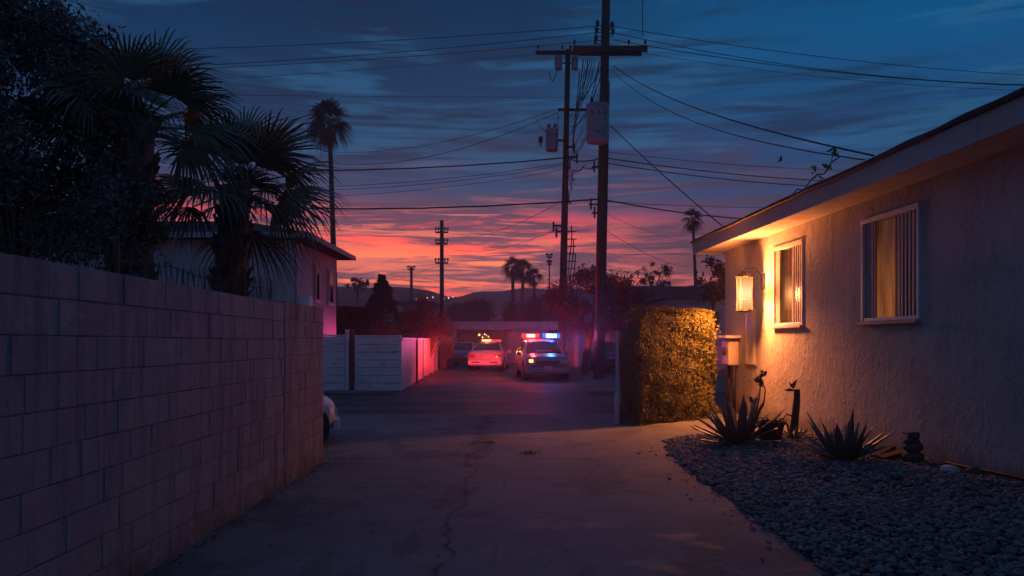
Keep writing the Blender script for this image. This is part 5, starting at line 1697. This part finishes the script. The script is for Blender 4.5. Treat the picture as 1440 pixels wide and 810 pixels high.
for (px_, Y, ln, lab, rz_, w_) in ((1243, 10.35, 0.42, 'broken brown board leaning beside the stone stack', 0.6, 0.1), (1262, 10.2, 0.5, 'weathered flat board lying beside the stone stack', 0.25, 0.16)):
    q = at_bed(px_, Y); q.x = min(q.x, wall_x(Y) - 0.25)
    o = empty('broken_board', q, rz_, lab, 'board')
    mb = MB(); mb.extrude([(-ln / 2, 0.02), (ln / 2 - 0.05, 0.04), (ln / 2, 0.11), (ln / 2 - 0.03, 0.14), (-ln / 2, 0.05)], 1, -w_ / 2, w_ / 2)
    mb.build('board', pm('old_board', (0.12, 0.07, 0.045), 0.35, 10, 0.9, 0.004), o, bevel=0.004, seg=1)
q = at_bed(1335, 9.15); q.x = min(q.x, wall_x(9.15) - 0.2)
o = empty('white_rock', q, 0.3, 'angular whitish rock lying on the gravel by the wall', 'rock')
mb = MB(); mb.lathe((0, 0, -0.01), [(0.09, 0), (0.115, 0.03), (0.085, 0.085), (0.03, 0.10)], 7); mb.build('rock', pm('white_stone', (0.6, 0.6, 0.62), 0.12, 9, 0.8, 0.008, 25), o, bevel=0.01)
q = Vector((wall_x(9.05) - 0.1, 9.05, bed_z(wall_x(9.05) - 0.1, 9.05)))
o = empty('brown_rock', q, 0.0, 'dark rounded rock touching the white rock by the wall', 'rock')
mb = MB(); mb.lathe((0, 0, -0.02), [(0.06, 0), (0.10, 0.04), (0.085, 0.09), (0.03, 0.115)], 9); mb.build('rock', pm('dark_stone', (0.10, 0.085, 0.08)), o, smooth=True)
mb = MB(); a_ = [(wall_x(y) - 0.035, y, bed_z(wall_x(y), y) + 0.06 + 0.01 * math.sin(y * 3)) for y in np.linspace(4.0, 9.7, 20)]
o = mb.tube([Vector(p) - Vector(a_[0]) for p in a_], 0.018, 7).build('hose', M_wire); o.location = a_[0]
tag(o, 'dark hose running along the foot of the stucco wall', 'hose')

# weeds in the crack, leaf litter along the walls
for px_, Y, sz, lab in ((744, 11.1, 0.11, 'small yellowish weed tuft growing from the pavement left of the puddle marks'), (689, 12.2, 0.08, 'tiny weed tuft in the crumbled crack')):
    b = P(px_, HY, Y)
    o = empty('weed_tuft', (b.x, Y, 0.005), 0, lab, 'weed')
    pts = rng.normal(size=(60, 3)) * np.array([sz * 0.7, sz * 0.4, 0.010]) + np.array([0, 0, 0.022])
    leaf_mesh('leaves', pts, 0.045, L_twig, o, 0.3)
pts = []
for i in range(420):
    y = random.uniform(4, 10.4); pts.append((-2.40 + abs(random.gauss(0, 0.07)), y, 0.015))
for i in range(120): pts.append((-2.3 + random.gauss(0, 0.15), 10.6 + random.gauss(0, 0.25), 0.015))
for i in range(160):
    y = random.uniform(4, 13); pts.append((bed_left(y) - abs(random.gauss(0, 0.10)), y, 0.014))
for i in range(110): pts.append((random.uniform(-2.3, 2.2), random.uniform(5, 16), 0.012))
for i in range(160): pts.append((-0.5 + random.gauss(0, 0.10), random.uniform(10, 16.5), 0.012))
lt = leaf_mesh('leaf_litter', np.array(pts), 0.035, L_dead, None, 0.5, np.zeros((len(pts), 3)), 1.0)
vz = np.empty(len(lt.data.vertices) * 3, np.float32); lt.data.vertices.foreach_get('co', vz); vz = vz.reshape(-1, 3); vz[:, 2] = 0.006 + np.clip((vz[:, 2] - 0.013) * 0.35 + 0.008, 0, 0.03); lt.data.vertices.foreach_set('co', vz.ravel())
tag(lt, 'scattered dry leaves along the wall foot and pavement cracks', 'leaf litter', kind='stuff')

# ------------------------------------------------------------------ far lamps at the foot of the hills
for i, (px_, py_, col) in enumerate(((601, 419, (1.0, 0.75, 0.6)), (609, 418, (0.4, 0.6, 1.0)), (624, 420, (0.8, 0.85, 1.0)), (631, 419, (0.9, 0.85, 1.0)), (637, 417.5, (0.9, 0.9, 1.0)), (586, 421, (1.0, 0.6, 0.5)))):
    q = P(px_, py_, 190)
    o = empty('street_lamp', (q.x, 190, 0), 0, 'tiny distant street lamp lit at the foot of the hills', 'street lamp', 'distant lamps below the hills')
    mb = MB(); mb.tube([(0, 0, 0), (0, 0, q.z + 0.2)], 0.10, 6); mb.build('pole', M_dark, o)
    mb = MB(); mb.lathe((0, -0.25, q.z), [(0.03, -0.17), (0.17, -0.06), (0.17, 0.06), (0.03, 0.13)], 8); mb.build('lamp', glow('far_lamp_%d' % (i % 3), col, 2.0), o)

# ------------------------------------------------------------------ haze added to spread a glow round the lamps
mh = bpy.data.materials.new('glow_haze'); mh.use_nodes = True
t = NT(mh.node_tree)
pv = t.n('ShaderNodeVolumePrincipled', inp={'Color': (0.82, 0.9, 0.95, 1), 'Density': HAZE_DENSITY, 'Anisotropy': HAZE_G})
t.n('ShaderNodeOutputMaterial', inp={'Volume': pv.outputs[0]})
hz = MB().span((-232, -22, -1.2), (232, 322, 26)).build('haze', mh)
hz['kind'] = 'stuff'; hz['label'] = 'thin haze added over the alley and hills for a glow round the lamps'; hz['category'] = 'haze'
